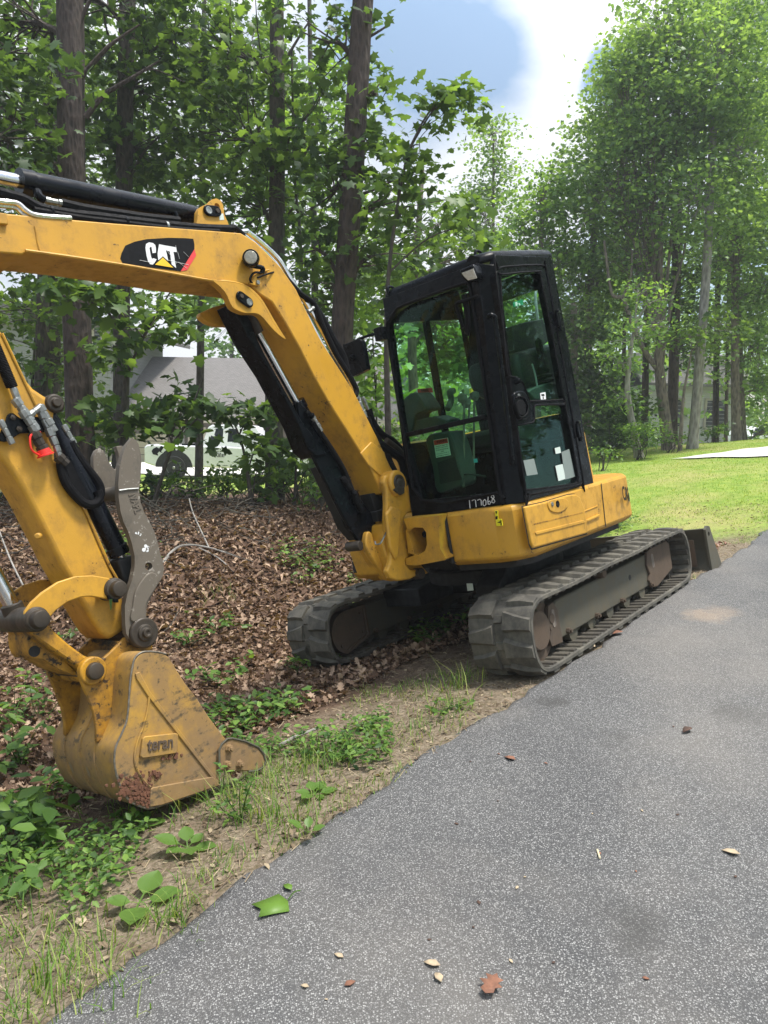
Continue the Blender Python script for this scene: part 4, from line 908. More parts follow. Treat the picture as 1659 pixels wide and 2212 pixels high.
# lift cylinder with its rod guard
YC=-.025
def axis_pts(a,b,y=YC): return np.array(pt(*a,y)),np.array(pt(*b,y))
RA,RB=axis_pts((4,318,985),(5,845,1130))
dr=(RB-RA)/np.linalg.norm(RB-RA)
TA=np.array(pt(5,285,165,YC)); TA=RA+dr*((TA-RA)@dr); LT=np.linalg.norm(RB-TA)
q=MB(); q.lathe(TA,dr,[(0,.025),(0,.052),(.05,.052),(.05,.046),(LT-.08,.046),(LT-.03,.036),(LT-.03,0)],28); lc=q.build('lift_cylinder',m_cyl,EX,.002)
q=MB(); q.cyl(RA,TA+dr*.02,.0255,24); q.build('cylinder_rod',m_chrome,lc)
q=MB(); q.lathe(RA+np.array([0,-.07,0])-dr*.05,(0,1,0),[(0,.045),(.14,.045)],22); q.cyl(RA-dr*.05,RA+dr*.12,.036,14); q.build('rod_eye',m_grease,lc,.003)
q=MB(); q.lathe(RB+np.array([0,-.06,0]),(0,1,0),[(0,.045),(.12,.045)],22); q.build('cylinder_eye',m_grease,lc,.003)
GP=XZ(0,[(486,655),(500,648),(545,665),(560,690),(640,872),(668,905),(700,985),(712,1002),(650,985),(628,920),(569,800),(530,740),(490,685)],-.02)
q=MB(); q.prism(XZ(0,[(484,662),(508,668),(526,700),(540,738),(558,776),(588,828),(614,874),(634,912),(690,985),(668,990),(650,975),(628,920),(569,810),(520,735)],-.02),-.09,.045); q.build('rod_guard',m_blk,lc,.006)
q=MB(); q.prism(XZ(0,[(640,868),(663,888),(700,955),(745,1040),(800,1110),(822,1150),(800,1172),(770,1168),(735,1110),(700,1040),(668,975),(645,915)],.02),.008,.035); q.build('tube_guard',m_blk,lc,.005)
q=MB(); q.prism(XZ(0,[(676,1010),(712,1010),(750,1090),(765,1150),(760,1168),(735,1140),(718,1100)],-.10),-.13,-.06); q.build('hose_guard',m_under,lc,.005)
fit_line('hose',[(5,430,300),(5,500,400),(5,580,520),(5,650,640),(5,700,760),(5,730,850)],.045,.015,m_hose,lc)
fit_line('hose',[(5,480,370),(5,540,470),(5,600,570),(5,680,720),(5,720,800)],.03,.012,m_hose,lc)
elbow(5,(372,238),(425,255),.05,lc,.024,m_blk,2); elbow(5,(420,250),(490,365),.05,lc,.017,nuts=4)
elbow(5,(715,800),(790,960),.05,lc,.030,m_blk,2); elbow(5,(640,700),(700,790),.045,lc,.022,m_hose,2)
# ------------------------------------------------------------------ stick
S1=.085
SO_=XZ(0,[(-150,545),(-110,610),(-60,700),(0,709),(18,737),(58,820),(73,838),(95,853),(112,862),(122,880),(118,930),(120,987),(145,1041),(182,1092),(204,1147),(233,1214),(262,1275),(268,1300),(272,1335),(270,1362),(250,1375),(236,1383),(218,1368),(203,1345),(170,1290),(150,1250),(130,1215),(100,1155),(58,1072),(20,1010),(0,985),(-60,905),(-130,800),(-200,700),(-230,600)],S1)
SO_=[p for i,p in enumerate(SO_) if i not in (2,)]
q=MB(); q.prism(SO_,-.115,S1); stick=q.build('stick',m_yel,EX,.020,seg=3)
q=MB(); q.tube([pt(0,4,720,S1+.002),pt(0,70,860,S1+.002),pt(0,92,905,S1+.002)],.006,6); q.build('flange',m_yel,stick); q=MB(); q.tube([pt(2,505,610,S1+.001),pt(2,560,740,S1+.001),pt(2,650,945,S1+.001),pt(2,715,1060,S1+.001)],.006,6); q.build('flange',m_yel,stick)
q=MB(); c=pt(2,230,770,S1); q.lathe(c,(.5,.8,0),[(-.01,.013),(.03,.013),(.034,.008),(.034,0)],12); q.build('grease_boss',m_yel,stick)
q=MB(); c=pt(1,326,1490,.09); q.lathe((c[0],-.14,c[2]),(0,1,0),[(0,.04),(.23,.04),(.24,.034),(.24,.02),(.255,.018),(.255,0)],22); q.build('thumb_cylinder_pin',m_grease,stick,.003)
# valve manifold: plate, fittings, red cap
q=MB(); q.prism(smooth_path(XZ(2,[(0,160),(0,205),(60,205),(120,160),(280,150),(300,95),(215,60),(130,75),(80,40),(45,50),(30,100)],.11),2,True),.10,.112); vp=q.build('valve_plate',m_blk,stick,.003)
for x,y in ((75,68),(112,135),(65,205)): 
    c=pt(2,x,y,.112); q=MB(); q.lathe(c,(0,1,0),[(0,.012),(.008,.012),(.010,.006),(.014,.006),(.014,0)],6); q.build('bolt',m_grease,vp)
elbow(1,(85,1460),(215,1640),.125,vp,.022,nuts=4); elbow(1,(150,1580),(245,1505),.13,vp,.017,nuts=2); elbow(1,(230,1500),(325,1660),.125,vp,.021,nuts=4)
elbow(2,(130,20),(215,150),.13,vp,.023,nuts=3); elbow(2,(195,150),(265,270),.13,vp,.027,m_grease,3); elbow(2,(240,20),(330,230),.12,vp,.021,nuts=4); elbow(2,(330,230),(360,310),.12,vp,.016,nuts=2)
elbow(2,(0,80),(75,225),.12,vp,.014,nuts=3); elbow(2,(375,110),(440,225),.08,vp,.016,nuts=3); elbow(1,(75,1390),(105,1470),.125,vp,.016,nuts=1)
q=MB(); c=np.array(pt(2,262,272,.13)); d=np.array(pt(2,262,272,.13))-np.array(pt(2,230,200,.13)); q.lathe(c,d,[(-.012,.026),(.008,.028),(.010,.034),(.016,.034),(.016,0)],20); q.tube(smooth_path([pt(2,240,152,.14),pt(2,190,165,.145),pt(2,178,200,.15),pt(2,190,260,.15),pt(2,235,290,.14)],5),.0042,7); q.build('red_cap',m_red,vp)
# coiled whip hose on the left
q=MB(); A_3=np.array(pt(1,-60,1080,.12)); B_3=np.array(pt(1,72,1395,.12)); q.tube([A_3+(B_3-A_3)*t for t in np.linspace(0,1,2)],.012,8)
Kt=[]; dd=(B_3-A_3)/np.linalg.norm(B_3-A_3); u=np.cross(dd,[0,1,0]);u/=np.linalg.norm(u); w=np.cross(dd,u)
for i in range(420): a=i/420; ang=i/420*2*PI*34; Kt.append(A_3+(B_3-A_3)*a+.019*(math.cos(ang)*u+math.sin(ang)*w))
q.tube(Kt,.0042,5); q.build('coiled_hose',m_hose,stick)
# thumb cylinder and its hoses
TA2,TB2=axis_pts((2,330,120),(2,712,880),.055); dt=(TB2-TA2)/np.linalg.norm(TB2-TA2); LL=np.linalg.norm(TB2-TA2)
q=MB(); q.lathe(TA2,dt,[(-.1,.022),(-.02,.03),(.05,.030),(.08,.042),(LL-.04,.042),(LL-.04,.047),(LL,.047),(LL,.03)],26); tcy=q.build('thumb_cylinder',m_cyl,EX,.002)
q=MB(); q.cyl(TB2,TB2+dt*.10,.022,16); q.build('cylinder_rod',m_chrome,tcy)
fit_line('hose',[(2,360,330),(2,372,400),(2,395,460),(2,440,520),(2,500,575),(2,560,580),(2,590,545),(2,580,500)],.105,.019,m_hose,tcy,10)
fit_line('hose',[(2,420,210),(2,450,270),(2,500,345),(2,560,420),(2,592,470),(2,598,520),(2,575,550)],.085,.018,m_hose,tcy,10)
q=MB(); q.prism(smooth_path(XZ(2,[(385,300),(440,270),(500,330),(560,410),(600,480),(595,560),(520,578),(450,520),(400,440)],.085),2,True),.062,.088); q.build('hose_sleeve',m_hose,tcy,.01)
elbow(2,(340,295),(395,345),.115,tcy,.026,m_grease,2)
fit_line('grease_line',[(2,655,915),(2,690,905),(2,712,888)],.06,.004,m_fit,tcy)
q=MB(); q.prism(XZ(2,[(650,920),(780,880),(790,1000),(760,1100),(735,1110),(690,1030)],.03),-.06,.10); q.build('thumb_base',m_under,tcy,.008)
# ------------------------------------------------------------------ thumb
TO=XZ(2,[(785,190),(805,198),(822,220),(835,275),(840,330),(835,420),(825,500),(835,570),(855,625),(885,680),(915,740),(935,800),(948,860),(965,920),(975,965),(965,1010),(930,1070),(900,1125),(870,1190),(868,1250),(890,1285),(910,1340),(905,1385),(870,1415),(820,1418),(775,1392),(750,1350),(744,1290),(742,1180),(760,1100),(785,1030),(800,950),(800,890),(785,820),(760,740),(735,690),(715,620),(705,540),(702,460),(710,370),(725,300),(748,235)],.165)
hc=hit(2,883,950,1,.165)
q=MB(); q.prism(TO,.135,.165,holes=[circ(hc[0],hc[2],.018,18)]); th=q.build('thumb',m_thumb,EX,.0)
q=MB(); q.prism(smooth_path(XZ(2,[(905,985),(940,1010),(935,1060),(885,1140),(862,1200),(860,1260),(790,1280),(775,1250),(790,1180),(800,1110),(830,1050),(870,1000)],.172),2,True),.163,.175); q.build('cheek_plate',m_thumb,th,.004)
q=MB(); q.prism([(x-.0,z+.0) for x,z in XZ(2,[(545,300),(562,262),(583,250),(605,265),(622,300),(648,350),(668,376),(690,372),(700,330),(692,280),(680,240),(712,236),(740,252),(742,380),(700,500),(640,560),(600,560),(570,470),(545,380)],-.06)],-.075,-.045); q.build('far_thumb_plate',m_thumb,th,.003)
q=MB(); c1=hit(2,650,520,1,.05); q.cyl((c1[0],-.05,c1[2]),(c1[0]-.03,.14,c1[2]),.030,16); q.build('cross_tube',m_thumb,th)
q=MB(); v=[pt(2,708,500,.169),pt(2,760,492,.169),pt(2,822,488,.169)]; q.tube(v,.004,6); q.build('weld_bead',m_fit,th)
q=MB(); o_=np.array(pt(2,757,528,.1655)); xd=np.array(pt(2,800,650,.1655))-o_; xd/=np.linalg.norm(xd); nn=np.array([0,1.,0]); yd=np.cross(nn,xd)
for i,ch in enumerate('TWAH'): pass
text_on(q,'IVAPL',o_+yd*0.004,xd,yd,.085,.036,.03,.003); q.build('raised_lettering',m_thumb,th,smooth=False)
q=MB(); pc=np.array(pt(2,848,1345,.165)); q.lathe((pc[0],.15,pc[2]),(0,1,0),[(0,.066),(.028,.066),(.034,.060),(.034,.036),(.044,.034),(.046,.022),(.060,.020),(.060,.010),(.056,.008),(.056,0)],28); q.build('thumb_pin',m_grease,th,.002)
q=MB()
for (x,y,r_) in ((830,760,.007),(850,835,.016),(870,850,.010),(815,750,.008),(880,838,.006)):
    c=pt(2,x,y,.1655); 
    for k in range(5): a=random.uniform(0,6.28); q.prism(circ(c[0]+r_*.8*math.cos(a),c[2]+r_*.8*math.sin(a),r_*random.uniform(.25,.6),6),.164,.1658+k*.0001)
q.build('paint_splash',m_white,th)
# ------------------------------------------------------------------ bucket linkage
AR=XZ(2,[(145,1250),(150,1215),(185,1165),(250,1105),(345,1042),(450,1008),(550,1003),(640,1018),(710,1045),(733,1080),(732,1115),(705,1140),(660,1148),(600,1138),(540,1128),(480,1133),(405,1160),(335,1210),(295,1255),(262,1300),(225,1335),(180,1330),(150,1295)],.155)
for a,b in ((.135,.155),(-.185,-.165)):
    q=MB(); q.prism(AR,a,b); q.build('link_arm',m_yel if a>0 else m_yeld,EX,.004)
cyl_pin=[]
for (x,y,y0,y1,r_) in ((680,1085,-.19,.185,.035),(215,1265,-.19,.185,.036),):
    q=MB(); c=hit(2,x,y,1,.155); q.cyl((c[0],y0,c[2]),(c[0],.165,c[2]),r_*1.35,22); q.lathe((c[0],.16,c[2]),(0,1,0),[(0,r_*1.3),(.012,r_*1.25),(.014,r_),(.045,r_*.95),(.047,r_*.8),(.047,0)],24); q.build('link_pin',m_grease,EX,.003)
q=MB(); q.prism(XZ(2,[(640,1115),(700,1115),(705,1165),(680,1165),(672,1150),(645,1148)],.17),.155,.172); q.build('pin_lock',m_blk,EX,.003)
q=MB(); c=pt(2,660,1145,.175); e=pt(2,664,1210,.178); q.prism([(c[0]-.006,c[2]),(c[0]+.008,c[2]),(e[0]+.003,e[2]),(e[0]-.002,e[2]+.004)],.172,.1735); q.build('green_ribbon',m_weed,EX)
# bucket cylinder rod coming in from the left
A_4=np.array(pt(2,-220,640,-.02)); B_4=np.array(pt(2,75,1190,-.02)); q=MB(); q.cyl(A_4,B_4,.030,24); q.build('bucket_cylinder_rod',m_chrome,EX)
q=MB(); c=hit(2,215,1265,1,.155); q.lathe((c[0],-.13,c[2]),(0,1,0),[(0,.046),(.03,.050),(.20,.050),(.24,.044)],24); q.cyl(B_4-(B_4-A_4)*.03,np.array([c[0],-.02,c[2]]),.042,18); q.build('rod_end',m_grease,EX,.004)
q=MB(); q.prism(smooth_path(XZ(2,[(160,1300),(215,1255),(275,1290),(380,1390),(500,1480),(570,1510),(590,1580),(560,1640),(505,1630),(470,1560),(400,1510),(300,1440),(190,1360)],.10),2,True),-.12,.105); bl_=q.build('bucket_link',m_yeld,EX,.010)
q=MB(); q.prism(smooth_path(XZ(2,[(155,1330),(230,1370),(330,1470),(440,1580),(455,1600),(340,1560),(240,1500),(190,1495),(160,1440)],.04),2,True),-.13,.06); q.build('link_rib',m_yeld,bl_,.006)
q=MB(); c=pt(2,205,1455,.062); q.cyl((c[0],.058,c[2]),(c[0],.064,c[2]),.022,16); q.build('link_hole',m_under,bl_)
# ------------------------------------------------------------------ bucket
BY0,BY1=-.27,.27
BK=XZ(3,[(800,455),(830,415),(875,402),(930,405),(975,415),(1005,435),(1040,495),(1100,590),(1160,665),(1235,780),(1300,870),(1345,925),(1310,1000),(1300,1190),(1180,1235),(1050,1280),(950,1315),(900,1330),(840,1322),(770,1290),(735,1240),(705,1180),(685,1110),(675,1040),(682,975),(705,925),(738,865),(755,800),(768,720),(778,620),(788,530)],BY1)
q=MB(); q.prism(BK,BY1-.016,BY1); bu=q.build('bucket',m_bucket,EX,.004)
q=MB(); q.prism(BK,BY0,BY0+.016); q.build('far_side_plate',m_bucket,bu,.004)
# curved wrapper between the plates (thin sheet following the heel), up over the hinge
WR=XZ(3,[(985,415),(930,403),(875,400),(835,408),(800,440),(785,500),(775,560),(768,650),(762,740),(750,820),(722,890),(690,960),(680,1020),(682,1080),(700,1160),(735,1240),(775,1292),(840,1322),(900,1330),(1050,1282),(1180,1238),(1310,1190)],BY1-.002)
WR=smooth_path(WR,4); T=.014
Wn=np.array(WR); tt_=np.gradient(Wn,axis=0); tt_/=np.linalg.norm(tt_,axis=1)[:,None]; nn_=np.stack([tt_[:,1],-tt_[:,0]],-1)
cc=np.mean(np.array(BK),0); 
if ((cc-Wn)*nn_).sum()<0: nn_=-nn_
inn=Wn+nn_*T
q=MB(); v=[];f=[]
ysec=np.linspace(BY0+.002,BY1-.002,9)
n_=len(Wn)
for y in ysec:
    v+=[(a,y,b) for a,b in Wn]+[(a,y,b) for a,b in inn]
for j in range(len(ysec)-1):
    o=j*2*n_;p=(j+1)*2*n_
    for i in range(n_-1):
        f.append((o+i,o+i+1,p+i+1,p+i)); f.append((o+n_+i,p+n_+i,p+n_+i+1,o+n_+i+1))
    f.append((o,p,p+n_,o+n_)); f.append((o+n_-1,o+2*n_-1,p+2*n_-1,p+n_-1))
q.add(v,f); q.build('bucket_shell',m_bucket,bu,0,angle=50)
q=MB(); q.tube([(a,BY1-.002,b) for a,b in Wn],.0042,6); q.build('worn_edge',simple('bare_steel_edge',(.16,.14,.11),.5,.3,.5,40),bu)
# wear strips round the heel
for y in (-.16,-.02,.10):
    q=MB(); W2_=Wn[34:66]; v=[];f=[]; nb_=nn_[34:66]
    for (a,b),nv in zip(W2_,nb_):
        for yy_,h in ((y-.012,.0),(y-.010,.006),(y+.010,.006),(y+.012,0)): v.append((a-nv[0]*h,yy_,b-nv[1]*h))
    for i in range(len(W2_)-1):
        for j in range(3): f.append((i*4+j,i*4+j+1,(i+1)*4+j+1,(i+1)*4+j))
    q.add(v,f); q.build('wear_strip',m_bucket,bu)
for (x,y) in ((487,1168),(592,1192)):   # drain holes near the heel
    q=MB(); k_=56; a=Wn[k_]; yy_=-.12 if x<500 else .03; nv=nn_[k_]; tv=tt_[k_]
    P=[(a[0]+tv[0]*.026*math.cos(t)-nv[0]*.002,yy_+.010*math.sin(t),a[1]+tv[1]*.026*math.cos(t)-nv[1]*.002) for t in np.linspace(0,2*PI,14,endpoint=False)]
    q.add(P,[tuple(range(14))]); q.build('drain_hole',m_straw,bu,smooth=False)
# ears
ER=XZ(3,[(468,520),(472,485),(495,455),(530,440),(570,448),(610,440),(650,405),(695,360),(735,318),(790,300),(860,300),(900,340),(905,385),(870,405),(820,420),(800,445),(790,540),(775,700),(760,830),(700,890),(640,915),(595,925),(578,945),(568,930),(568,860),(550,760),(520,680),(490,610),(470,560)],.13)
for a,b in ((.115,.135),(-.165,-.145)):
    q=MB(); q.prism(ER,a,b); q.build('hinge_ear',m_yeld,bu,.005)
q=MB(); c=hit(3,550,515,1,.135); q.cyl((c[0],.112,c[2]),(c[0],.147,c[2]),.058,24); q.build('pin_boss',m_yeld,bu,.006); q=MB(); q.cyl((c[0],-.17,c[2]),(c[0],-.14,c[2]),.058,24); q.build('pin_boss',m_yeld,bu,.006)
q=MB(); q.cyl((c[0],-.20,c[2]),(c[0],.15,c[2]),.034,20); q.lathe((c[0],.147,c[2]),(0,1,0),[(0,.036),(.022,.034),(.025,.028),(.025,0)],22); q.build('bucket_pin',m_grease,bu,.002)
q=MB(); c=hit(3,862,285,1,.16); q.cyl((c[0],-.2,c[2]),(c[0],.16,c[2]),.040,20); q.build('stick_pin',m_grease,bu)
# side plate details: diagonal rib, bottom strip, name plate, cutter
q=MB(); q.prism(XZ(3,[(800,530),(825,520),(890,640),(1290,1165),(1300,1195),(1275,1180),(870,660),(805,560)],BY1),BY1-.002,BY1+.007)
q.prism(XZ(3,[(890,1215),(905,1205),(1260,1142),(1290,1180),(1300,1192),(1150,1245),(950,1312),(880,1322)],BY1),BY1-.002,BY1+.009); q.build('side_rib',m_bucket,bu,.003)
q=MB(); q.tube([(a,BY1+.003,b) for a,b in smooth_path(XZ(3,[(885,650),(875,740),(850,840),(815,930),(798,1010),(805,1080),(840,1150),(890,1205)],BY1),4)],.005,6); q.build('plate_weld',m_bucket,bu)
q=MB(); NP=XZ(3,[(850,918),(862,905),(1050,885),(1060,895),(1055,990),(1045,1005),(850,1035),(835,1022)],BY1+.014); q.prism(NP,BY1,BY1+.014); npn=q.build('name_plate',m_bucket,bu,.003)
q=MB(); o_=np.array(pt(3,872,995,BY1+.0145)); e_=np.array(pt(3,1025,972,BY1+.0145)); xd=e_-o_; w=np.linalg.norm(xd); xd/=w; text_on(q,'teran',o_,xd,np.cross([0,1,0],xd),w,.044,.02,.004); q.build('raised_lettering',m_rust,npn,smooth=False)
q=MB(); CT=XZ(3,[(1298,985),(1312,950),(1345,918),(1375,915),(1450,932),(1530,968),(1560,1005),(1575,1050),(1560,1085),(1520,1108),(1470,1112),(1400,1112),(1300,1105)],BY1+.012); q.prism(CT,BY1-.002,BY1+.016); ct=q.build('side_cutter',m_bucket,bu,.006)
q=MB(); q.tube([(a,BY1+.017,b) for a,b in [CT[i] for i in (12,0,1,2,3,4,5,6,7,8,9,10)]],.005,6); q.build('cutter_rim',m_frame,ct)
for x,y in ((1357,975),(1345,1070),(1420,1068)):
    c=pt(3,x,y,BY1+.016); q=MB(); q.lathe(c,(0,1,0),[(0,.020),(.006,.020),(.006,.016),(.022,.016),(.022,.009),(.030,.009),(.030,0)],6); q.build('cutter_bolt',m_bucket,ct,.001)
q=MB(); q.prism(XZ(3,[(1300,1190),(1180,1237),(1190,1248),(1320,1205)],0),BY0,BY1+.0); q.build('cutting_edge',m_bucket,bu,.003)
q=MB()
for i in range(170):
    a=rng.normal(0,1,2); c=pt(3,780+a[0]*55+30,1215+a[1]*38,BY1)
    r_=random.uniform(.003,.012); q.prism([(c[0]+r_*random.uniform(.6,1.3)*math.cos(t),c[2]+r_*random.uniform(.6,1.3)*math.sin(t)) for t in np.linspace(0,2*PI,6,endpoint=False)],BY1-.002,BY1+random.uniform(.002,.008))
for cx,cy,n_,s_ in ((920,1130,26,18),(1000,1018,18,30),(880,1295,30,40),(1400,1120,14,20)):
    for i in range(n_):
        a=rng.normal(0,1,2); c=pt(3,cx+a[0]*s_,cy+a[1]*s_*.6,BY1); r_=random.uniform(.003,.010); q.prism([(c[0]+r_*random.uniform(.6,1.3)*math.cos(t),c[2]+r_*random.uniform(.6,1.3)*math.sin(t)) for t in np.linspace(0,2*PI,6,endpoint=False)],BY1-.002,BY1+random.uniform(.003,.010))
mud=q.build('caked_mud',simple('red_mud',(.13,.055,.03),.95,0,.4,60,.3),bu,.0015); mud['kind']='stuff'
# ------------------------------------------------------------------ foliage tools
def T_maple():
    o=[(0,0),(.30,-.14),(.25,.14),(.60,.36),(.27,.47),(.30,.70),(0,1.05),(-.30,.70),(-.27,.47),(-.60,.36),(-.25,.14),(-.30,-.14)]
    v=[(0,.32,.03)]+[(x,y,-.16*(x*x*1.4+(y-.3)**2)) for x,y in o]; return np.array(v),np.array([(0,i+1,(i+1)%12+1) for i in range(12)])
def T_tulip():
    o=[(0,0),(.42,.12),(.34,.55),(.30,.95),(0,.78),(-.30,.95),(-.34,.55),(-.42,.12)]
    v=[(0,.4,.05)]+[(x,y,-.2*x*x) for x,y in o]; return np.array(v),np.array([(0,i+1,(i+1)%8+1) for i in range(8)])
def T_oval():
    v=[(0,0,0),(.26,.35,.04),(.18,.72,.0),(0,1,-.10),(-.18,.72,0),(-.26,.35,.04),(0,.5,-.03)]
    return np.array(v),np.array([(6,i,(i+1)%6) for i in range(6)])
def T_quad():
    return np.array([(0,0,0),(.42,.45,.08),(0,1,-.05),(-.42,.45,.08)]),np.array([(0,1,2),(0,2,3)])
def T_oak():
    o=[(0,0),(.10,.15),(.30,.22),(.16,.36),(.38,.55),(.18,.62),(.22,.86),(0,1.0),(-.22,.86),(-.18,.62),(-.38,.55),(-.16,.36),(-.30,.22),(-.10,.15)]
    v=[(0,.5,-.06)]+[(x,y,.5*x*x+.15*(y-.5)**2) for x,y in o]; n=len(o); return np.array(v),np.array([(0,i+1,(i+1)%n+1) for i in range(n)])
TM,TT,TO_,TQ,TK=T_maple(),T_tulip(),T_oval(),T_quad(),T_oak()
def leaves(P,size,tmpl,upb=1.0,rnd=.62,droop=.35,vary=.35,curl=0,r=None):
    r=r or rng; P=np.asarray(P); n=len(P)
    nv=r.normal(0,rnd,(n,3)); nv[:,2]+=upb; nv/=np.linalg.norm(nv,axis=1)[:,None]
    a=r.normal(0,1,(n,3)); a[:,2]-=droop; a-= (a*nv).sum(1)[:,None]*nv; a/=np.linalg.norm(a,axis=1)[:,None]
    b=np.cross(a,nv); s=size*r.uniform(1-vary,1+vary,n)
    tv,tf=tmpl; V=P[:,None,:]+s[:,None,None]*(tv[None,:,0:1]*b[:,None,:]+tv[None,:,1:2]*a[:,None,:]+(tv[None,:,2:3]*(1+curl*r.uniform(-1,3,n)[:,None,None]))*nv[:,None,:])
    F=(tf[None]+ (np.arange(n)*len(tv))[:,None,None]).reshape(-1,3); return V.reshape(-1,3),F
def merge(l):
    V=[];F=[];o=0
    for v,f in l: V.append(v);F.append(f+o);o+=len(v)
    return np.vstack(V),np.vstack(F)
LA={id(TM):.50,id(TT):.50,id(TO_):.34,id(TQ):.42}
def blob_pts(px,D,rxp,ryp,lai,lsize,tmpl,depth=None,spray=.42,per=24,shell=.35):
    c=wp(px,D); rx=rxp/1597*D; rz=ryp/1597*D; ry=depth or rx
    N_=lai*PI*rx*rz/(LA[id(tmpl)]*lsize**2); K=max(3,int(N_/per))
    u=rng.normal(0,1,(K,3)); u/=np.linalg.norm(u,axis=1)[:,None]; rad=rng.uniform(shell,1,K)**.6
    C=c+u*rad[:,None]*np.array([rx,ry,rz])
    q=rng.normal(0,1,(K,per,3))*np.array([spray*.6,spray*.6,spray*.16])
    tilt=rng.normal(0,.25,(K,1,2)); q[:,:,2]+= (q[:,:,:2]*tilt).sum(2)-.25*np.hypot(q[:,:,0],q[:,:,1])
    return C,(C[:,None,:]+q).reshape(-1,3)
def tree(name,label,cat,group,trunk,r0,D,blobs,lsize,tmpl,lm,bm,H=None,limbs=None,top_r=None,twigs=True,spray=.42,extra=()):
    """trunk: photo points bottom to top on the plane at distance D; grown down to the ground and up to H above the last point"""
    P=[wp(p,D) for p in trunk]
    d=P[0]-P[1]; g=float(G(P[0][0],P[0][1])); 
    if P[0][2]>g+.1:
        k=(P[0][2]-g+.15)/abs(d[2]) if abs(d[2])>.05 else 0; P=[P[0]+d*min(k,3)*1.0]+P; 
    P[0][2]=float(G(P[0][0],P[0][1]))-.1
    if H: e=P[-1]-P[-2]; e/=np.linalg.norm(e); P.append(P[-1]+e*H)
    base=np.array([P[0][0],P[0][1],P[0][2]+.1]); root=empty(name,base); tag(root,label,cat,group)
    S=np.array(smooth_path(P,6)); S=S-base; n=len(S); hgt=S[:,2]-S[0,2]; tot=hgt[-1]+.01
    rr=r0*(1-.6*(hgt/tot)) if top_r is None else r0+(top_r-r0)*(hgt/tot)
    rr=rr*(1+.35*np.exp(-np.maximum(hgt,0)/.22))
    # uneven, slightly fluted stem
    mb=MB(); K=14; T=np.gradient(S,axis=0); T/=np.linalg.norm(T,axis=1)[:,None]; v=[];f=[]
    ph=random.uniform(0,6)
    for i in range(n):
        u=np.cross(T[i],[0,1,0]); u/=np.linalg.norm(u); w=np.cross(T[i],u)
        for j in range(K):
            a=2*PI*j/K; q=rr[i]*(1+.06*math.sin(3*a+ph+hgt[i]*.7)+.04*math.sin(5*a+hgt[i]*2+ph)+random.uniform(-.02,.02))
            v.append(S[i]+q*(math.cos(a)*u+math.sin(a)*w))
    for i in range(n-1):
        for j in range(K): f.append((i*K+j,i*K+(j+1)%K,(i+1)*K+(j+1)%K,(i+1)*K+j))
    f.append(tuple((n-1)*K+j for j in range(K))); mb.add(v,f)
    LP=[]
    for b in blobs:
        px,py,rx,ry,lai=b[:5]; dz=b[5] if len(b)>5 else 0
        C,L=blob_pts((px,py),D+dz,rx,ry,lai,lsize,tmpl,spray=spray); LP.append(L)
        if twigs:
            cb=C.mean(0)-base; att=S[np.argmin(np.abs(S[:,2]-(cb[2]-.25*np.hypot(cb[0],cb[1])-.3)))]
            rl=max(.012,r0*.28); mid=(att+cb)/2+np.array([0,0,.12]); limb=np.array(smooth_path([att,mid,cb],5)); mb.tube(limb,np.linspace(rl,rl*.35,len(limb)),6,cap=False)
            for c in C[:min(len(C),46)]:
                c=c-base; k=rng.integers(3,len(limb)); s_=limb[k]; m_=(s_+c)/2+rng.normal(0,.05,3); mb.tube(smooth_path([s_,m_,c],3),np.linspace(rl*.34,.004,7),4,cap=False)
    for pts,ra,rb in (limbs or []):
        Q=np.array(smooth_path([wp(p[:2],D+(p[2] if len(p)>2 else 0))-base for p in pts],5)); mb.tube(Q,np.linspace(ra,rb,len(Q)),8,cap=False)
    mb.build('trunk',bm,root)
    if LP:
        L=np.vstack(LP)-base
        V,F=leaves(L,lsize,tmpl); fast('crown',V,F,lm,root)
    return root
GL='trees on the wooded side of the drive'; GR='trees beyond the lawn'
# --- left wood
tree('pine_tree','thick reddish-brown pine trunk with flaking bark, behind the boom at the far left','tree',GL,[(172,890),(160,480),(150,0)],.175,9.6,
     [(40,60,150,140,2.0,.8),(60,330,170,110,1.6,1),(250,30,160,90,1.5,1.3),(-60,200,120,200,1.5)],.115,TM,m_mapled,m_bark,H=2.5,top_r=.15,
     limbs=[([(177,164),(230,105),(262,80),(302,53)],.035,.010),([(185,254),(225,205),(290,165),(344,132)],.04,.012),([(290,165),(330,150),(400,178)],.014,.004),([(150,110),(185,20),(215,-40)],.03,.02)])
tree('maple_tree','slender dark trunk standing close behind the thick reddish pine','tree',GL,[(112,560),(108,330),(104,0)],.135,14,[(110,150,170,150,1.7),(-20,480,160,110,1.8),(120,500,120,90,1.2)],.115,TM,m_maple,m_bark2,H=3,top_r=.12)
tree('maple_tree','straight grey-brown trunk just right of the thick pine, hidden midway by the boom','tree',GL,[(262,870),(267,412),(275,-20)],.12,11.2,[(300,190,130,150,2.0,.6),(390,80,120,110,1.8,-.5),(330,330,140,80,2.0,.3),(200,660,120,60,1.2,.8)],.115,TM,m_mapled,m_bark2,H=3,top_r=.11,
     limbs=[([(262,420),(310,330),(350,290)],.03,.01)])
tree('maple_tree','thin leafy trunk rising behind the boom decal and lift cylinder','tree',GL,[(596,1082),(592,860),(597,529),(598,0)],.135,10.6,[(500,120,150,130,2.0,.4),(520,300,150,110,2.3,.2),(640,250,90,110,1.7,-.5),(560,440,140,80,2.3,.3),(600,600,120,90,1.7,.6)],.115,TM,m_maple,m_bark2,H=3,top_r=.075,
     limbs=[([(603,153),(640,90),(677,32)],.026,.010),([(636,380),(660,330),(690,295)],.03,.012),([(630,106),(633,250),(636,380),(648,500),(651,582)],.016,.022),([(640,440),(610,480),(585,520)],.018,.01)])
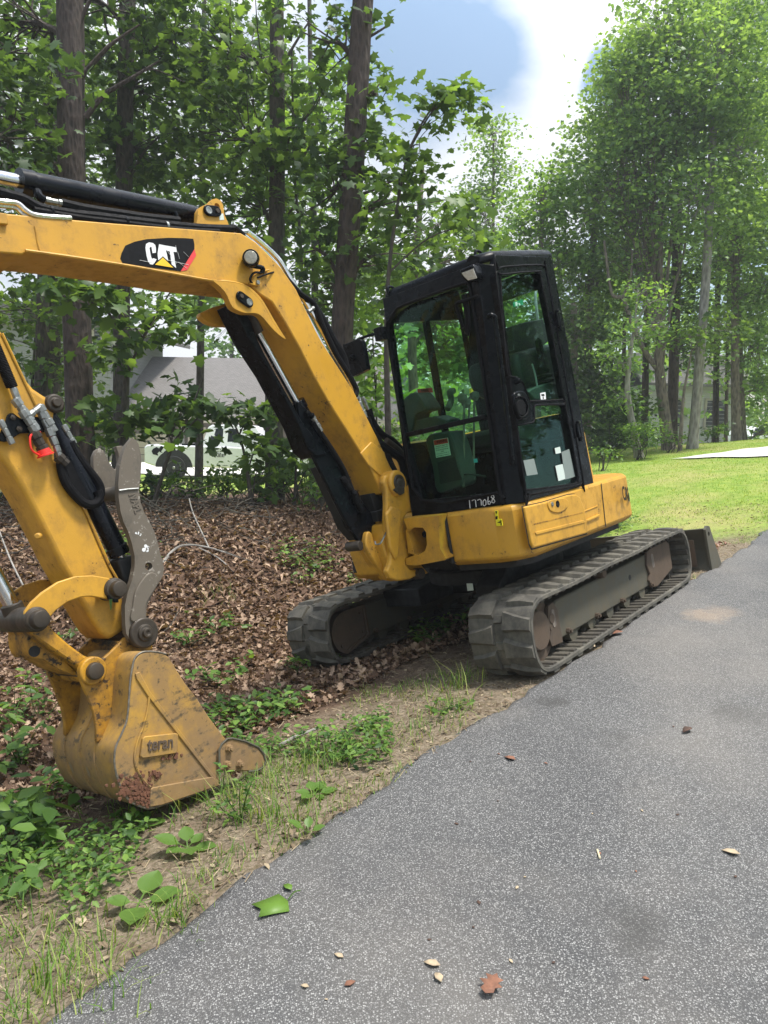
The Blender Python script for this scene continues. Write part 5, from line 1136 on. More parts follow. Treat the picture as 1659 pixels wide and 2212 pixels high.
tree('maple_tree','tall dark leaning trunk with leafy side twigs, directly behind the mirror','tree',GL,[(722,1040),(737,740),(760,380),(784,16)],.15,9.6,[(805,60,36,90,1.6,.2),(822,215,36,60,1.5,.1),(800,320,80,60,1.6,.1),(700,90,70,100,1.6,.5),(700,420,110,80,1.9,.3),(840,440,100,60,1.7,.2),(810,545,110,65,1.6,.3),(690,600,90,80,1.6,.8),(640,520,60,60,1.4,0)],.115,TM,m_mapled,m_bark,H=2.5,top_r=.118,
     limbs=[([(797,80),(830,60),(850,42)],.02,.006),([(780,420),(830,400),(880,370)],.022,.008)])
tree('maple_sapling','light sapling with drooping sprays reaching right across the open sky above the cab','tree',GL,[(842,1040),(835,700),(850,500),(880,330)],.05,8.6,[(955,235,52,26,1.4),(900,300,50,36,1.5),(900,455,100,42,1.6),(1000,475,70,34,1.2),(860,380,50,40,1.3),(985,200,24,10,.8)],.12,TM,m_maple,m_bark2,top_r=.012,spray=.30)
tree('maple_tree','slim crooked trunk at the left edge, behind the stick','tree',GL,[(88,860),(92,740),(95,600)],.115,12.5,[(40,660,140,60,1.6,.4),(90,760,120,60,1.5,.2),(30,860,90,60,1.3,.2)],.115,TM,m_maple,m_bark2,H=2,top_r=.09)
tree('maple_tree','bushy maple filling the gap above the cab roof, left of the open sky','tree',GL,[(900,1000),(890,700),(905,470)],.12,13.5,[(900,490,120,70,2.0),(990,560,110,70,2.2,.5),(850,620,110,90,2.4,-.3),(960,700,130,110,2.6,.8),(1080,620,80,70,1.8,1)],.115,TM,m_maple,m_barkm,H=.8,top_r=.04)
tree('maple_tree','background maple with leaves spread between the thick pine and the leaning trunk','tree',GL,[(430,980),(436,500),(440,100)],.10,17,[(430,80,170,130,1.5),(400,300,190,120,1.8),(330,470,170,90,2.0,.5),(560,200,130,140,1.5,1),(200,260,130,160,1.3,1.5)],.13,TM,m_maple,m_bark2,H=3)
tree('maple_tree','background maple whose leaves show between the leaning trunk and the lift cylinder','tree',GL,[(676,1000),(680,600),(672,200)],.10,16,[(690,260,130,150,1.5),(650,470,130,100,1.9),(780,600,90,110,2.0),(680,740,120,80,1.8,.4),(800,760,80,110,2.2,.3)],.13,TM,m_farl,m_bark2,H=2)
tree('maple_tree','bright far maple rising over the ridge of the garage roof','tree',GL,[(500,900),(500,800),(502,700)],.2,50,[(500,690,120,80,2.6),(420,640,70,60,2.2),(600,720,60,60,2.2)],.34,TM,m_farl,m_bark2,H=2,spray=1.0)
tree('maple_tree','leafy maple screening the upper storey of the house at the left','tree',GL,[(60,1000),(70,850),(80,700)],.07,15,[(60,650,110,50,1.6),(180,720,80,60,1.5),(40,780,90,60,1.6),(210,800,60,50,1.3),(140,880,90,50,1.5),(300,640,90,40,1.3,.5)],.14,TM,m_maple,m_bark2,H=.5,top_r=.03)
tree('oak_tree','oak with broad leaves crowding the top left corner of the wood','tree',GL,[(-60,900),(-50,400),(-40,0)],.15,8.4,[(20,70,110,90,1.7),(60,420,90,40,1.4,.3),(10,300,90,90,1.6,.6),(20,380,80,40,1.4)],.12,TM,m_mapled,m_bark2,H=1)
tree('sapling','understory sapling whose maple leaves veil the garage roof','tree','maple saplings in front of the house',[(324,1107),(368,973),(398,920),(437,821)],.028,9.0,[(370,915,90,24,1.5),(440,858,110,30,1.5,.3),(300,880,70,30,1.4,.2),(520,880,60,18,1.2)],.15,TM,m_mapled,m_bark2,top_r=.009,spray=.30)
tree('sapling','forked sapling with large bright leaves right beside the thick pine','tree','maple saplings in front of the house',[(262,1000),(270,839),(309,729),(368,631)],.034,9.2,[(290,760,90,46,1.3),(350,700,80,40,1.2),(420,660,80,30,1.0,.2),(230,900,60,50,1.4),(160,610,50,22,1.2,-.8),(200,640,40,20,1.1,-.8)],.15,TM,m_maple,m_bark2,top_r=.009,spray=.30)
tree('sapling','bent dark sapling in front of the pickup cab','tree','maple saplings in front of the house',[(547,1107),(526,973),(499,899)],.03,9.0,[(545,885,40,16,1.1),(570,1015,50,30,1.2,.3),(560,960,40,20,.9)],.13,TM,m_maple,m_bark2,top_r=.008,spray=.28)
tree('sapling','thin sapling between the lift cylinder and the lower trunk behind it','tree','maple saplings in front of the house',[(634,1100),(640,980),(628,900)],.02,9.3,[(650,940,46,50,1.5),(690,1010,46,36,1.4)],.11,TM,m_maple,m_bark2,top_r=.006,spray=.22)
tree('sapling','bright backlit sapling leaves behind the mirror and boom foot','tree','maple saplings in front of the house',[(815,1000),(812,860),(806,760)],.02,10.5,[(815,800,60,60,1.7),(830,690,70,50,1.6),(800,900,50,50,1.5)],.13,TM,m_farl,m_bark2,top_r=.008,spray=.28)
# --- shrubs on the wood floor
def shrub(label,px,D,rx,ry,lai,ls=.075,tm=TO_,lm=m_weed,grp='low shrubs under the trees',nst=7):
    c=wp(px,D); g=float(G(c[0],c[1])); base=np.array([c[0],c[1],g]); root=empty('shrub',base); tag(root,label,'shrub',grp)
    C,L=blob_pts(px,D,rx,ry,lai,ls,tm,depth=rx/1597*D*.8,spray=.20,per=20,shell=.1); ok=L[:,2]>g+.03; L=L[ok]-base
    V,F=leaves(L,ls,tm); fast('foliage',V,F,lm,root)
    mb=MB()
    for k in range(nst):
        e=C[rng.integers(len(C))]-base; s0=rng.normal(0,.05,3); s0[2]=-.02; mb.tube(smooth_path([s0,(s0+e)/2+rng.normal(0,.06,3),e],4),np.linspace(.012,.004,9),5,cap=False)
    mb.build('stem',m_bark2,root); return root
for a in (('green shrub in front of the pickup bed',(400,1045),9.8,80,34,2.0,.085),('broad green shrub between the pickup wheel and the leafy bank',(480,1040),10,70,34,1.8,.085),('shrub filling the gap right of the pickup, beside the lift cylinder',(600,1000),10.5,50,60,1.7,.09,TM,m_maple),('leafy shrub in front of the pickup door',(530,1020),11.5,70,30,1.8),('shrub below the thumb and left of the stump',(330,1050),9.5,60,46,1.8,.08,TM,m_mapled),
    ('low shrub at the top of the leafy bank, right of the brush pile',(640,1040),10,60,40,2.0),('shrub close to the lift cylinder on the bank',(690,1060),9,44,34,1.8),('dark shrub low behind the stick at the left edge',(30,1040),9,90,80,2.0,.085,TM,m_mapled),
    ('dark shrub between stick and thumb',(200,1000),10.5,70,80,1.7,.085,TM,m_mapled),('shrub behind the boom foot and cab corner',(850,960),12,60,70,2.0),('tall shrub between pine and house wall',(250,900),12,80,70,1.7,.09,TM,m_maple),
    ('broad shrub hiding the lower house wall left of the pickup',(150,900),13,90,90,1.7,.09,TM,m_maple),('pale green shrub just right of the trunk behind the cylinder',(660,960),13,50,70,1.8),
    ('shrub across the bright gap under the pickup',(450,1045),12.5,90,26,1.4),('low shrub at the foot of the trunk behind the lift cylinder',(560,1070),9.6,50,26,1.6)): shrub(*a)
# --- right wood beyond the lawn
def rt_tree(name,label,trunk,r0,D,blobs,lm=m_tulip,bm=m_barkm,ls=.102,tm=TT,H=None,tr=None,limbs=None,spray=.5): 
    return tree(name,label,'tree',GR,trunk,r0,D,blobs,ls,tm,lm,bm,H=H,top_r=tr,spray=spray,limbs=limbs)
rt_tree('tulip_tree','pale straight-trunked tree, the brightest trunk at the lawn edge',[(1497,951),(1509,800),(1527,562),(1540,300)],.125,18.5,[(1540,120,120,170,2.8),(1600,330,110,150,2.6,.5),(1500,420,90,110,2.2,-.3),(1450,220,110,140,2.8,.4),(1420,30,70,80,2.2,.2)],bm=m_barkl,H=1,tr=.08)
rt_tree('tulip_tree','multi-stemmed grey tree forking just above the grass, left of the pale trunk',[(1441,945),(1428,840),(1421,760)],.16,19,[(1390,180,80,120,2.6),(1420,340,110,120,2.6,.4),(1330,380,90,120,2.8,.3),(1380,540,90,70,2.0,.5),(1340,170,50,80,2.2,.5)],bm=m_barkm,tr=.11,
    limbs=[([(1421,770),(1425,620),(1428,500),(1432,300),(1436,120)],.085,.03),([(1424,800),(1438,640),(1452,480),(1462,300)],.055,.02),([(1430,790),(1452,640),(1478,540),(1490,420)],.05,.02),([(1422,800),(1400,770),(1380,735),(1362,690),(1345,645),(1322,635),(1310,560),(1305,520)],.075,.03),([(1345,645),(1362,600),(1366,540)],.05,.02)])
rt_tree('maple_tree','small leaning tree with bright layered leaves at the left end of the lawn edge',[(1371,938),(1356,850),(1362,760),(1372,700)],.10,17,[(1360,720,80,26,1.8),(1330,780,60,22,1.6),(1400,700,60,22,1.5,.2),(1420,650,60,20,1.4),(1350,620,60,26,1.4),(1330,850,60,30,1.6)],lm=m_farl,ls=.11,tm=TO_,tr=.03,bm=m_barkl,spray=.35)
rt_tree('tulip_tree','very tall leafy tree at the right edge behind the pale trunk',[(1590,930),(1588,700),(1590,400)],.13,22,[(1620,130,110,190,2.8),(1650,360,110,150,2.8),(1590,560,110,90,2.4),(1660,620,80,120,2.4),(1560,20,90,90,2.6)],H=2,tr=.07)
rt_tree('tulip_tree','tree whose crown steps down towards the open sky, second from the gap',[(1270,960),(1272,700),(1290,400)],.12,21,[(1290,330,80,90,2.8),(1260,470,100,90,2.8,.3),(1300,600,90,90,2.4,.4),(1240,620,80,80,2.4),(1330,250,60,90,2.6),(1360,110,44,100,2.4)],H=.5,tr=.08)
rt_tree('tulip_tree','lower rounded tree right behind the cab roof',[(1160,980),(1165,700),(1170,450)],.10,20,[(1160,440,60,60,2.4),(1130,540,80,80,2.8),(1200,560,70,80,2.6,.3),(1190,400,50,60,2.2,.2),(1090,600,70,70,2.6,.3),(1150,680,90,60,2.4)],lm=m_farl,H=.3,tr=.05)
rt_tree('tulip_tree','lone small crown standing up against the clouds above the cab',[(1062,980),(1064,700),(1066,340)],.10,24,[(1066,290,52,46,2.2),(1080,350,44,30,1.6),(1050,400,70,36,2.0,.3),(1040,460,90,50,2.4,.5)],lm=m_tulip,H=.5,tr=.03)
rt_tree('maple_tree','dense dark tree behind the rear corner of the cab',[(1240,985),(1242,860),(1240,700)],.11,18.5,[(1250,720,70,80,2.8),(1280,830,80,70,2.8,.3),(1230,860,60,80,2.6),(1330,880,70,50,2.2,.5)],lm=m_mapled,H=.5,ls=.102,tr=.08,tm=TM)
rt_tree('maple_tree','dark trunk between the grey forked tree and the pale trunk',[(1452,940),(1458,700),(1462,500)],.15,21,[(1450,620,80,70,2.2,.5),(1480,740,70,60,1.8,.6)],lm=m_mapled,bm=m_bark,H=3,tr=.11)
rt_tree('maple_tree','leaning thin tree low beside the pale trunk',[(1470,948),(1476,860),(1490,780)],.05,18,[(1500,720,60,36,1.5),(1560,700,70,36,1.5)],lm=m_maple,H=.2,tr=.02,tm=TM,ls=.102,bm=m_barkm)
rt_tree('maple_tree','grey trunk at the right with a low spreading crown above the parked car',[(1600,932),(1596,820),(1592,700)],.16,23,[(1640,760,60,80,2.6),(1600,680,80,50,2.2),(1660,850,50,50,2.2),(1690,920,60,40,2.2),(1560,790,50,36,1.6)],lm=m_tulip,bm=m_barkm,H=3,tr=.12,ls=.12)
for nm,x,D,r_ in (('dark slim trunk in the shade between the pale trunk and the right-hand grey trunk',1545,24,.10),('thin dark pole-like trunk left of the right-hand grey trunk',1568,25,.06),('shaded trunk just left of the grey forked tree',1392,23,.11),('thin shaded trunk far behind the small leaning tree',1345,24,.07)):
    rt_tree('maple_tree',nm,[(x,935),(x+3,760),(x+8,520)],r_,D,[(x+6,520,60,50,1.8)],lm=m_mapled,bm=m_bark,H=2,tr=r_*.7,tm=TM,ls=.12)
for a in (('rounded green bush at the left end of the lawn edge',(1385,930),16.5,60,34,2.6),('dark bush below the rear of the cab glass line',(1320,930),17.5,60,60,2.8,.10,TM,m_mapled),('small bush between the forked tree and the pale trunk',(1450,945),17.5,26,14,2.0),
    ('low bush right of the pale trunk',(1545,930),20,40,18,2.2,.10,TM,m_mapled),('bush at the lawn edge close to the cab corner',(1300,975),14.5,36,16,2.0)): shrub(*a,grp='bushes along the far lawn edge')
# --- far woods
N_=52000; th=rng.uniform(-.75,.75,N_); Dd=rng.uniform(34,62,N_)+np.abs(th)*6; X=np.tan(th)*Dd; 
hmax=np.interp(X/Dd,[-.8,-.3,-.05,.12,.25,.32,.5],[6,7,9,9.5,13,18,22])*(.8+.25*np.sin(X*.5)+.12*np.sin(X*1.3)); Z=rng.uniform(0,1,N_)**1.1*hmax
keep=~((X/Dd<.02)&(Dd<50)); L=np.stack([X,Dd,Z-.3],-1)[keep]
V,F=leaves(L,.42,TT,rnd=1); tag(fast('far_woods',V,F,m_farl),'mass of pale distant woodland behind everything','woodland',kind='stuff')
# ------------------------------------------------------------------ fallen branches, brush, stump
def thing_mesh(mb,name,m,label,cat,grp=None,bev=0,**k): o=mb.build(name,m,None,bev,**k); return tag(o,label,cat,grp)
mb=MB()
def gpts(pxs,lift): return [np.array([*gp(p)[:2],gp(p)[2]+l]) for p,l in zip(pxs,lift if hasattr(lift,'__len__') else [lift]*len(pxs))]
mb.tube(smooth_path(gpts([(352,1222),(372,1206),(400,1200),(450,1200),(520,1212)],[.02,.07,.10,.08,.03]),5),np.linspace(.016,.006,21),6); mb.tube(smooth_path(gpts([(430,1200),(470,1215),(505,1240)],[.08,.05,.02]),4),.006,5)
thing_mesh(mb,'fallen_branch',m_barkl,'pale bare branch lying arched on the dead leaves right of the thumb','branch')
mb=MB(); mb.tube(smooth_path(gpts([(409,1125),(418,1150),(440,1180),(452,1196)],[.25,.20,.10,.05]),5),.007,5); thing_mesh(mb,'fallen_branch',m_barkl,'short pale twig leaning against the brush pile','branch')
mb=MB(); mb.tube(smooth_path(gpts([(603,1622),(640,1605),(680,1590),(705,1578)],[.02,.03,.03,.02]),5),np.linspace(.010,.005,16),6); thing_mesh(mb,'fallen_branch',m_barkl,'thin pale stick on the verge right of the bucket','branch')
mb=MB(); mb.tube(smooth_path(gpts([(0,1190),(25,1240),(60,1290)],[.2,.12,.02]),5),.008,6); thing_mesh(mb,'fallen_branch',m_barkl,'grey twig leaning at the left edge behind the link arm','branch')
brs=[]
for px,nn_,lab in (((430,1120),130,'tangle of thin bare twigs heaped on the bank right of the thumb'),((90,1165),70,'tangle of bare twigs in the shade left of the stick')):
    mb=MB(); c=gp(px)
    for i in range(nn_):
        a=rng.uniform(0,PI); L_=rng.uniform(.25,.8); p=np.array([c[0]+rng.normal(0,.65),c[1]+rng.normal(0,.55),0]); p[2]=float(G(p[0],p[1])); h=max(.02,.38*math.exp(-((p[0]-c[0])**2+(p[1]-c[1])**2)/.8))
        d=np.array([math.cos(a),math.sin(a),rng.normal(0,.35)])*L_/2; m_=p+np.array([0,0,rng.uniform(.01,h)])
        e0,e1=m_-d,m_+d; e0[2]=max(e0[2],p[2]+.01); e1[2]=max(e1[2],p[2]+.01); mb.tube(smooth_path([e0,m_+rng.normal(0,.04,3),e1],3),rng.uniform(.003,.006),4,cap=False)
    o=thing_mesh(mb,'brush_pile',m_bark2,lab,'brush pile'); o['kind']='stuff'
mb=MB(); D=12.5; c=wp((397,1010),D); g=float(G(c[0],c[1])); v=[];f=[];K=18
for i,(h,r_) in enumerate(((-.1,.42),(.12,.40),(.35,.34),(.55,.36),(.66,.30),(.70,.05))):
    for j in range(K): a=2*PI*j/K; q=r_*(1+.22*math.sin(3*a+i*.6)+rng.uniform(-.12,.12)); v.append((c[0]+q*math.cos(a),c[1]+q*math.sin(a),g+h+rng.uniform(-.04,.04)))
for i in range(5):
    for j in range(K): f.append((i*K+j,i*K+(j+1)%K,(i+1)*K+(j+1)%K,(i+1)*K+j))
mb.add(v,f)
for i in range(60):
    a=rng.uniform(0,2*PI); s_=np.array([c[0]+.34*math.cos(a),c[1]+.34*math.sin(a),g+rng.uniform(.1,.65)]); mb.tube(smooth_path([s_,s_+rng.normal(0,.12,3),s_+rng.normal(0,.2,3)-[0,0,.1]],3),.008,4,cap=False)
thing_mesh(mb,'tree_stump',m_bark,'dark ragged upturned stump in the shrubs in front of the pickup bed','stump')
# ------------------------------------------------------------------ house on the left
m_shin=None
def shingle():
    m,t,p=mat('roof_shingles'); c=N(t,'ShaderNodeTexCoord'); b=N(t,'ShaderNodeTexBrick'); LK(t,c.outputs['UV'] if False else c.outputs['Object'],b.inputs['Vector'])
    mp=N(t,'ShaderNodeMapping'); mp.inputs['Rotation'].default_value=(math.radians(-90),0,0); LK(t,c.outputs['Object'],mp.inputs[0])
    mp2=N(t,'ShaderNodeMapping'); mp2.inputs['Scale'].default_value=(1,1.9,1); LK(t,mp.outputs[0],mp2.inputs[0]); LK(t,mp2.outputs[0],b.inputs['Vector'])
    b.inputs['Scale'].default_value=2.6; b.inputs['Mortar Size'].default_value=.035; b.inputs['Color1'].default_value=(.15,.138,.128,1); b.inputs['Color2'].default_value=(.22,.205,.19,1); b.inputs['Mortar'].default_value=(.07,.065,.06,1)
    n=noise(t,9,5); LK(t,mixc(t,.35,b.outputs[0],mixc(t,n,(.1,.095,.09),(.28,.26,.25))),p.inputs['Base Color']); p.inputs['Roughness'].default_value=.9; return m
def siding(name,col,sc=7):
    m,t,p=mat(name); c=N(t,'ShaderNodeTexCoord'); s=N(t,'ShaderNodeSeparateXYZ'); LK(t,c.outputs['Object'],s.inputs[0])
    fr=math_(t,'FRACT',math_(t,'MULTIPLY',s.outputs[2],sc)); LK(t,mixc(t,ramp(t,fr,[(0,0),(.1,1),(.95,.9)]),[x*.55 for x in col],col),p.inputs['Base Color']); p.inputs['Roughness'].default_value=.7
    bump(t,p,fr,.4,.02); return m
m_shin=shingle(); m_wall=siding('tan_board_wall',(.20,.165,.13),.01); m_side=siding('grey_siding',(.22,.225,.21),6); m_trim=simple('cream_trim',(.42,.38,.30),.6,0,.05); m_pale=siding('pale_siding',(.55,.55,.50),5); m_dkg=simple('window_dark',(.02,.024,.025),.12,0,.2); m_garage=simple('garage_cream',(.40,.35,.26),.6,0,.05)
hr=empty('house',tuple(np.array([*wp((400,990),36)[:2],-.28]))); hr.rotation_euler=(0,0,math.radians(-4)); tag(hr,'low tan house with a grey shingle roof behind the white pickup','house')
def hx(px,py,D=36): q=wp((px,py),D); return float(q[0]-hr.location[0]),float(q[2]-hr.location[2])
def hb_(name,x0,x1,y0,y1,z0,z1,m,par=hr,b=0): q=MB(); q.box(x0,x1,y0,y1,z0,z1); return q.build(name,m,par,b)
xl=hx(120,0)[0]; xr=hx(880,0)[0]; ze=hx(0,893)[1]; zrg=hx(0,772,40.5)[1]+.1
w=hb_('wall',xl,xr,0,8,-.2,ze,m_wall)
q=MB(); q.prism([(-.5,ze-.05),(4.5,zrg),(9.5,ze-.05),(9.5,ze+.12),(4.5,zrg+.16),(-.5,ze+.12)],xl-.3,xr+.5,0); roof=q.build('roof',m_shin,hr)
hb_('fascia',xl-.3,xr+.5,-.56,-.5,ze-.22,ze+.10,m_trim)
x0,z0=hx(222,935);x1,z1=hx(352,1000); gd=hb_('garage_door',x0,x1,-.06,-.002,0,z0,m_garage); 
for i in range(1,4): hb_('panel_line',x0+.02,x1-.02,-.064,-.06,z0*i/4-.02,z0*i/4+.02,m_wall,gd)
hb_('garage_frame',x1+.002,x1+.22,-.08,0,0,z0+.15,m_trim)
def win(x0,x1,z0,z1,par=hr,y=0,mull=True):
    o=hb_('window',x0,x1,y-.03,y-.002,z0,z1,m_dkg,par)
    q=MB(); q.prism([(x0-.12,z0-.12),(x1+.12,z0-.12),(x1+.12,z1+.12),(x0-.12,z1+.12)],y-.08,y-.001,1,holes=[[(x0,z0),(x1,z0),(x1,z1),(x0,z1)]]); q.build('window_frame',m_trim,o)
    q=MB()
    for i in range(7): z=z0+(z1-z0)*(i+.5)/7; q.box(x0,x1,y-.045,y-.032,z-.03,z+.01)
    q.build('blind_slats',m_side,o)
x0,z0=hx(418,968);x1,z1=hx(441,928); win(x0,x1,z0,z1)
hb_('post',hx(390,0)[0],hx(396,0)[0],-.3,-.18,0,ze-.22,m_side)
hb_('post',hx(402,0)[0],hx(412,0)[0],-.1,-.002,0,ze-.22,m_trim)
q=MB(); x2=hx(200,0)[0];x3=hx(270,0)[0]; z2=hx(0,862)[1]; q.box(xl-3,hx(236,0)[0],-.8,6,ze+.13,hx(0,700)[1]); up1=q.build('upper_storey',m_side,hr)
q=MB(); xa=xl-3.4; xb=hx(236,0)[0]+.3; zt=hx(0,700)[1]; q.prism([(xa,zt),(xb,zt-.1),(xb+1.2,zt-.35),(xb+1.2,zt-.15),(xb,zt+.25),(xa,zt+1.0)],-1.2,6.2,1); q.build('upper_roof',m_shin,hr)
x0,z0=hx(216,740);x1,z1=hx(230,700); win(x0,x1,z0-.2,z1,y=-.8)
x0,z0=hx(262,868);x1,z1=hx(288,822); 
# pale paved yard in front of the house
drape('yard_paving',[(200,1022),(420,1030),(620,1026),(900,1010),(900,1000),(200,1000)],m_conc,.03,'sunlit pale paving in front of the tan house','paving')
# house glimpsed through the right wood
h2=empty('house',tuple(np.array([*wp((1530,935),40)[:2],.9]))); tag(h2,'pale-sided house glimpsed between the trunks beyond the lawn','house')
q=MB(); q.box(-3.4,1.9,0,7,-1,3.4); q.build('wall',m_pale,h2); q=MB(); q.prism([(-.5,3.3),(3.5,5.2),(7.5,3.3),(7.5,3.45),(3.5,5.4),(-.5,3.45)],-3.8,2.3,0); q.build('roof',m_shin,h2)
win(-2.4,-1.5,1.2,2.6,h2); win(-.2,.8,1.2,2.6,h2)
# ------------------------------------------------------------------ vehicles
m_wcar=simple('white_car_paint',(.78,.80,.82),.25,0,.03,3,coat=.4); m_tyre=simple('tyre_rubber',(.02,.02,.02),.8,0,.3); m_cg=simple('car_glass',(.012,.016,.02),.06,0,.2,4)
def wheel(par,x,y,z,r,w,name='wheel'):
    q=MB(); q.lathe((x,y-w/2,z),(0,1,0),[(0,r*.62),(0,r*.96),(.02,r),(w-.02,r),(w,r*.96),(w,r*.62)],28); wh=q.build(name,m_tyre,par)
    q=MB(); q.lathe((x,y-w/2-.004,z),(0,1,0),[(.03,r*.63),(0,r*.60),(.02,r*.5),(.01,r*.15),(-.01,r*.1),(-.01,0)],20); q.build('rim',m_fit,wh)
c=wp((452,1040),26); pk=empty('pickup_truck',(c[0],c[1],float(G(c[0],c[1]))),math.radians(2)); tag(pk,'white pickup with a dark torn-flag graphic on its bed, parked before the tan house','pickup')
s_=26/1597
def kx(px): return float((px-452)*s_)
bx=[(kx(330),.55),(kx(330),1.08),(kx(336),1.16),(kx(452),1.16),(kx(466),1.16),(kx(580),1.13),(kx(640),1.08),(kx(672),.98),(kx(678),.55),(kx(640),.42),(kx(350),.45)]
q=MB(); q.prism(bx,-.95,.95); pb=q.build('body',m_wcar,pk,.05,seg=3)
q=MB(); cab_=[(kx(447),1.12),(kx(452),1.45),(kx(459),1.80),(kx(468),1.88),(kx(500),1.90),(kx(545),1.89),(kx(560),1.84),(kx(588),1.15)]
v=[];f=[]; 
for yv in (-.90,.90): v+=[(x,yv*(1 if z<1.3 else .84),z) for x,z in cab_]
n=len(cab_); f=[tuple(range(n)),tuple(range(2*n-1,n-1,-1))]+[(i,i+n,(i+1)%n+n,(i+1)%n) for i in range(n)]
q.add(v,f); pc_=q.build('cab_shell',m_wcar,pk,.04,seg=3)
def cy(z): return -.90 if z<1.3 else -.90*.84
def sidewin(pts,name='side_window'):
    q=MB(); P=[(x,-.90+(.144*(z-1.12)/.33 if z<1.45 else .144)-.012,z) for x,z in pts]; n=len(P); q.add(P+[(a,b+.03,c) for a,b,c in P],[tuple(range(n)),tuple(range(2*n-1,n-1,-1))]+[(i,i+n,(i+1)%n+n,(i+1)%n) for i in range(n)]); q.build(name,m_cg,pc_)
sidewin([(kx(463),1.24),(kx(466),1.60),(kx(470),1.72),(kx(478),1.76),(kx(491),1.76),(kx(490),1.25)]); sidewin([(kx(500),1.25),(kx(502),1.76),(kx(520),1.76),(kx(520),1.25)]); sidewin([(kx(525),1.25),(kx(525),1.76),(kx(546),1.74),(kx(566),1.3)])
hb_('bed_cover',kx(405),kx(447),-.8,.8,1.163,1.22,m_blk,pk)
q=MB()
for (x,y,w_) in ((345,.92,.28),(358,.98,.22),(372,.90,.26),(386,.96,.18),(396,.90,.22)):
    P=[(kx(x)+rng.uniform(-.05,.05)+dx,y+dz+rng.uniform(-.03,.03)) for dx,dz in ((0,0),(.08,.12),(w_*.6,.18),(w_,.10),(w_*.7,-.02),(w_*.8,-.10),(w_*.3,-.08))]; q.prism(P,-.957,-.9535)
q.build('flag_graphic',m_dblk,pb)
q=MB()
for i in range(7):
    for j in range(3): q.prism(circ(kx(459)+i*.075,1.06-j*.07,.022,5),-.957,-.9535)
q.build('star_graphic',m_dblk,pb)
q=MB(); text_on(q,'TREE',(kx(466),-.958,.80),(1,0,0),(0,0,1),.48,.10,.02); q.build('lettering',m_dblk,pb,smooth=False)
q=MB(); q.prism([(kx(391)+.62*math.cos(a),.42+.58*math.sin(a)) for a in np.linspace(0,PI,16)],-.962,-.945); q.build('wheel_arch',m_tyre,pb)
wheel(pk,kx(391),-.86,.40,.40,.26); wheel(pk,kx(620),-.86,.40,.40,.26)
c=wp((1640,938),30); cr=empty('parked_car',(c[0],c[1],c[2]-.95),math.radians(4)); tag(cr,'silver car with dark windows parked beyond the crest at the right edge','car')
q=MB(); q.prism([(-1.0,.3),(-1.0,.75),(-.9,.9),(.5,.95),(3.2,.85),(3.3,.3)],-.9,.9); q.build('body',m_wcar,cr,.05)
q=MB(); v=[];CC=[(-.95,.88),(-.75,1.16),(-.5,1.26),(.3,1.28),(.8,1.2),(1.5,.9)]
for yv in (-.85,.85): v+=[(x,yv*(1 if z<.95 else .8),z) for x,z in CC]
n=6; q.add(v,[tuple(range(n)),tuple(range(2*n-1,n-1,-1))]+[(i,i+n,(i+1)%n+n,(i+1)%n) for i in range(n)]); cs_=q.build('cabin',m_wcar,cr,.03)
q=MB(); q.add([(-.75,-.84,.93),(-.6,-.72,1.18),(.35,-.72,1.2),(.75,-.74,1.12),(1.15,-.84,.93)],[(0,1,2,3,4)]); q.add([(-.75,-.88,.93),(-.6,-.76,1.18),(.35,-.76,1.2),(.75,-.78,1.12),(1.15,-.88,.93)],[(0,1,2,3,4)]); q.build('side_window',m_cg,cs_)
wheel(cr,-.35,-.82,.32,.32,.22); wheel(cr,2.5,-.82,.32,.32,.22)
# ------------------------------------------------------------------ leaf litter, grass, weeds
def sample(n,t0,t1,d0,d1,fall=1.0):
    T=rng.uniform(t0,t1,n*3); D=rng.uniform(d0,d1,n*3); X,Y=XY(T,D); dist=np.hypot(X,Y)
    vis=(np.abs(X/np.maximum(Y,.2))<.72)&(Y>.5); w=np.minimum(1,(4.0/np.maximum(dist,1))**fall)
    k=vis&(rng.uniform(0,1,n*3)<w); X,Y,T,D=X[k][:n],Y[k][:n],T[k][:n],D[k][:n]; return X,Y,T,D
def vnoise(X,Y,s,seed=0):
    r=np.random.default_rng(seed); a=r.uniform(0,6.28,8); ax=r.normal(0,1,(8,2)); ax/=np.linalg.norm(ax,axis=1)[:,None]; fr=s*r.uniform(.6,1.7,8)
    return sum(np.sin((X*ax[i,0]+Y*ax[i,1])*fr[i]+a[i]) for i in range(8))/4
def on_ground(X,Y,l=0.0): return np.stack([X,Y,G(X,Y)+l],-1)
def no_machine(X,Y):
    p=(np.stack([X,Y,np.zeros_like(X)],-1)-Tu)@Ru; return ~((np.abs(p[:,0])<1.25)&(np.abs(np.abs(p[:,1])-.785)<.2))
X,Y,T_,D_g=sample(150000,-6.5,13,.55,11,1.25)
k=(D_g+vnoise(X,Y,2.2,3)*.45>1.05+.0*T_)&~((T_>3.4+vnoise(X,Y,1.5,5)*.5)&(D_g<8.5))&no_machine(X,Y); X,Y,T_,D_g=X[k],Y[k],T_[k],D_g[k]
near=np.hypot(X,Y)<6.2
P=on_ground(X,Y)+np.stack([0*X,0*X,rng.uniform(.002,.035,len(X))],-1)
a=leaves(P[near],.046,TK,upb=1.3,rnd=.6,droop=0,vary=.55,curl=1.2); b=leaves(P[~near],.058,TO_,upb=1.2,rnd=.55,droop=0,vary=.5,curl=2.5)
V,F=merge([a,b]); tag(fast('leaf_litter',V,F,m_litter),'curled brown dead leaves covering the wood floor','dead leaves',kind='stuff')
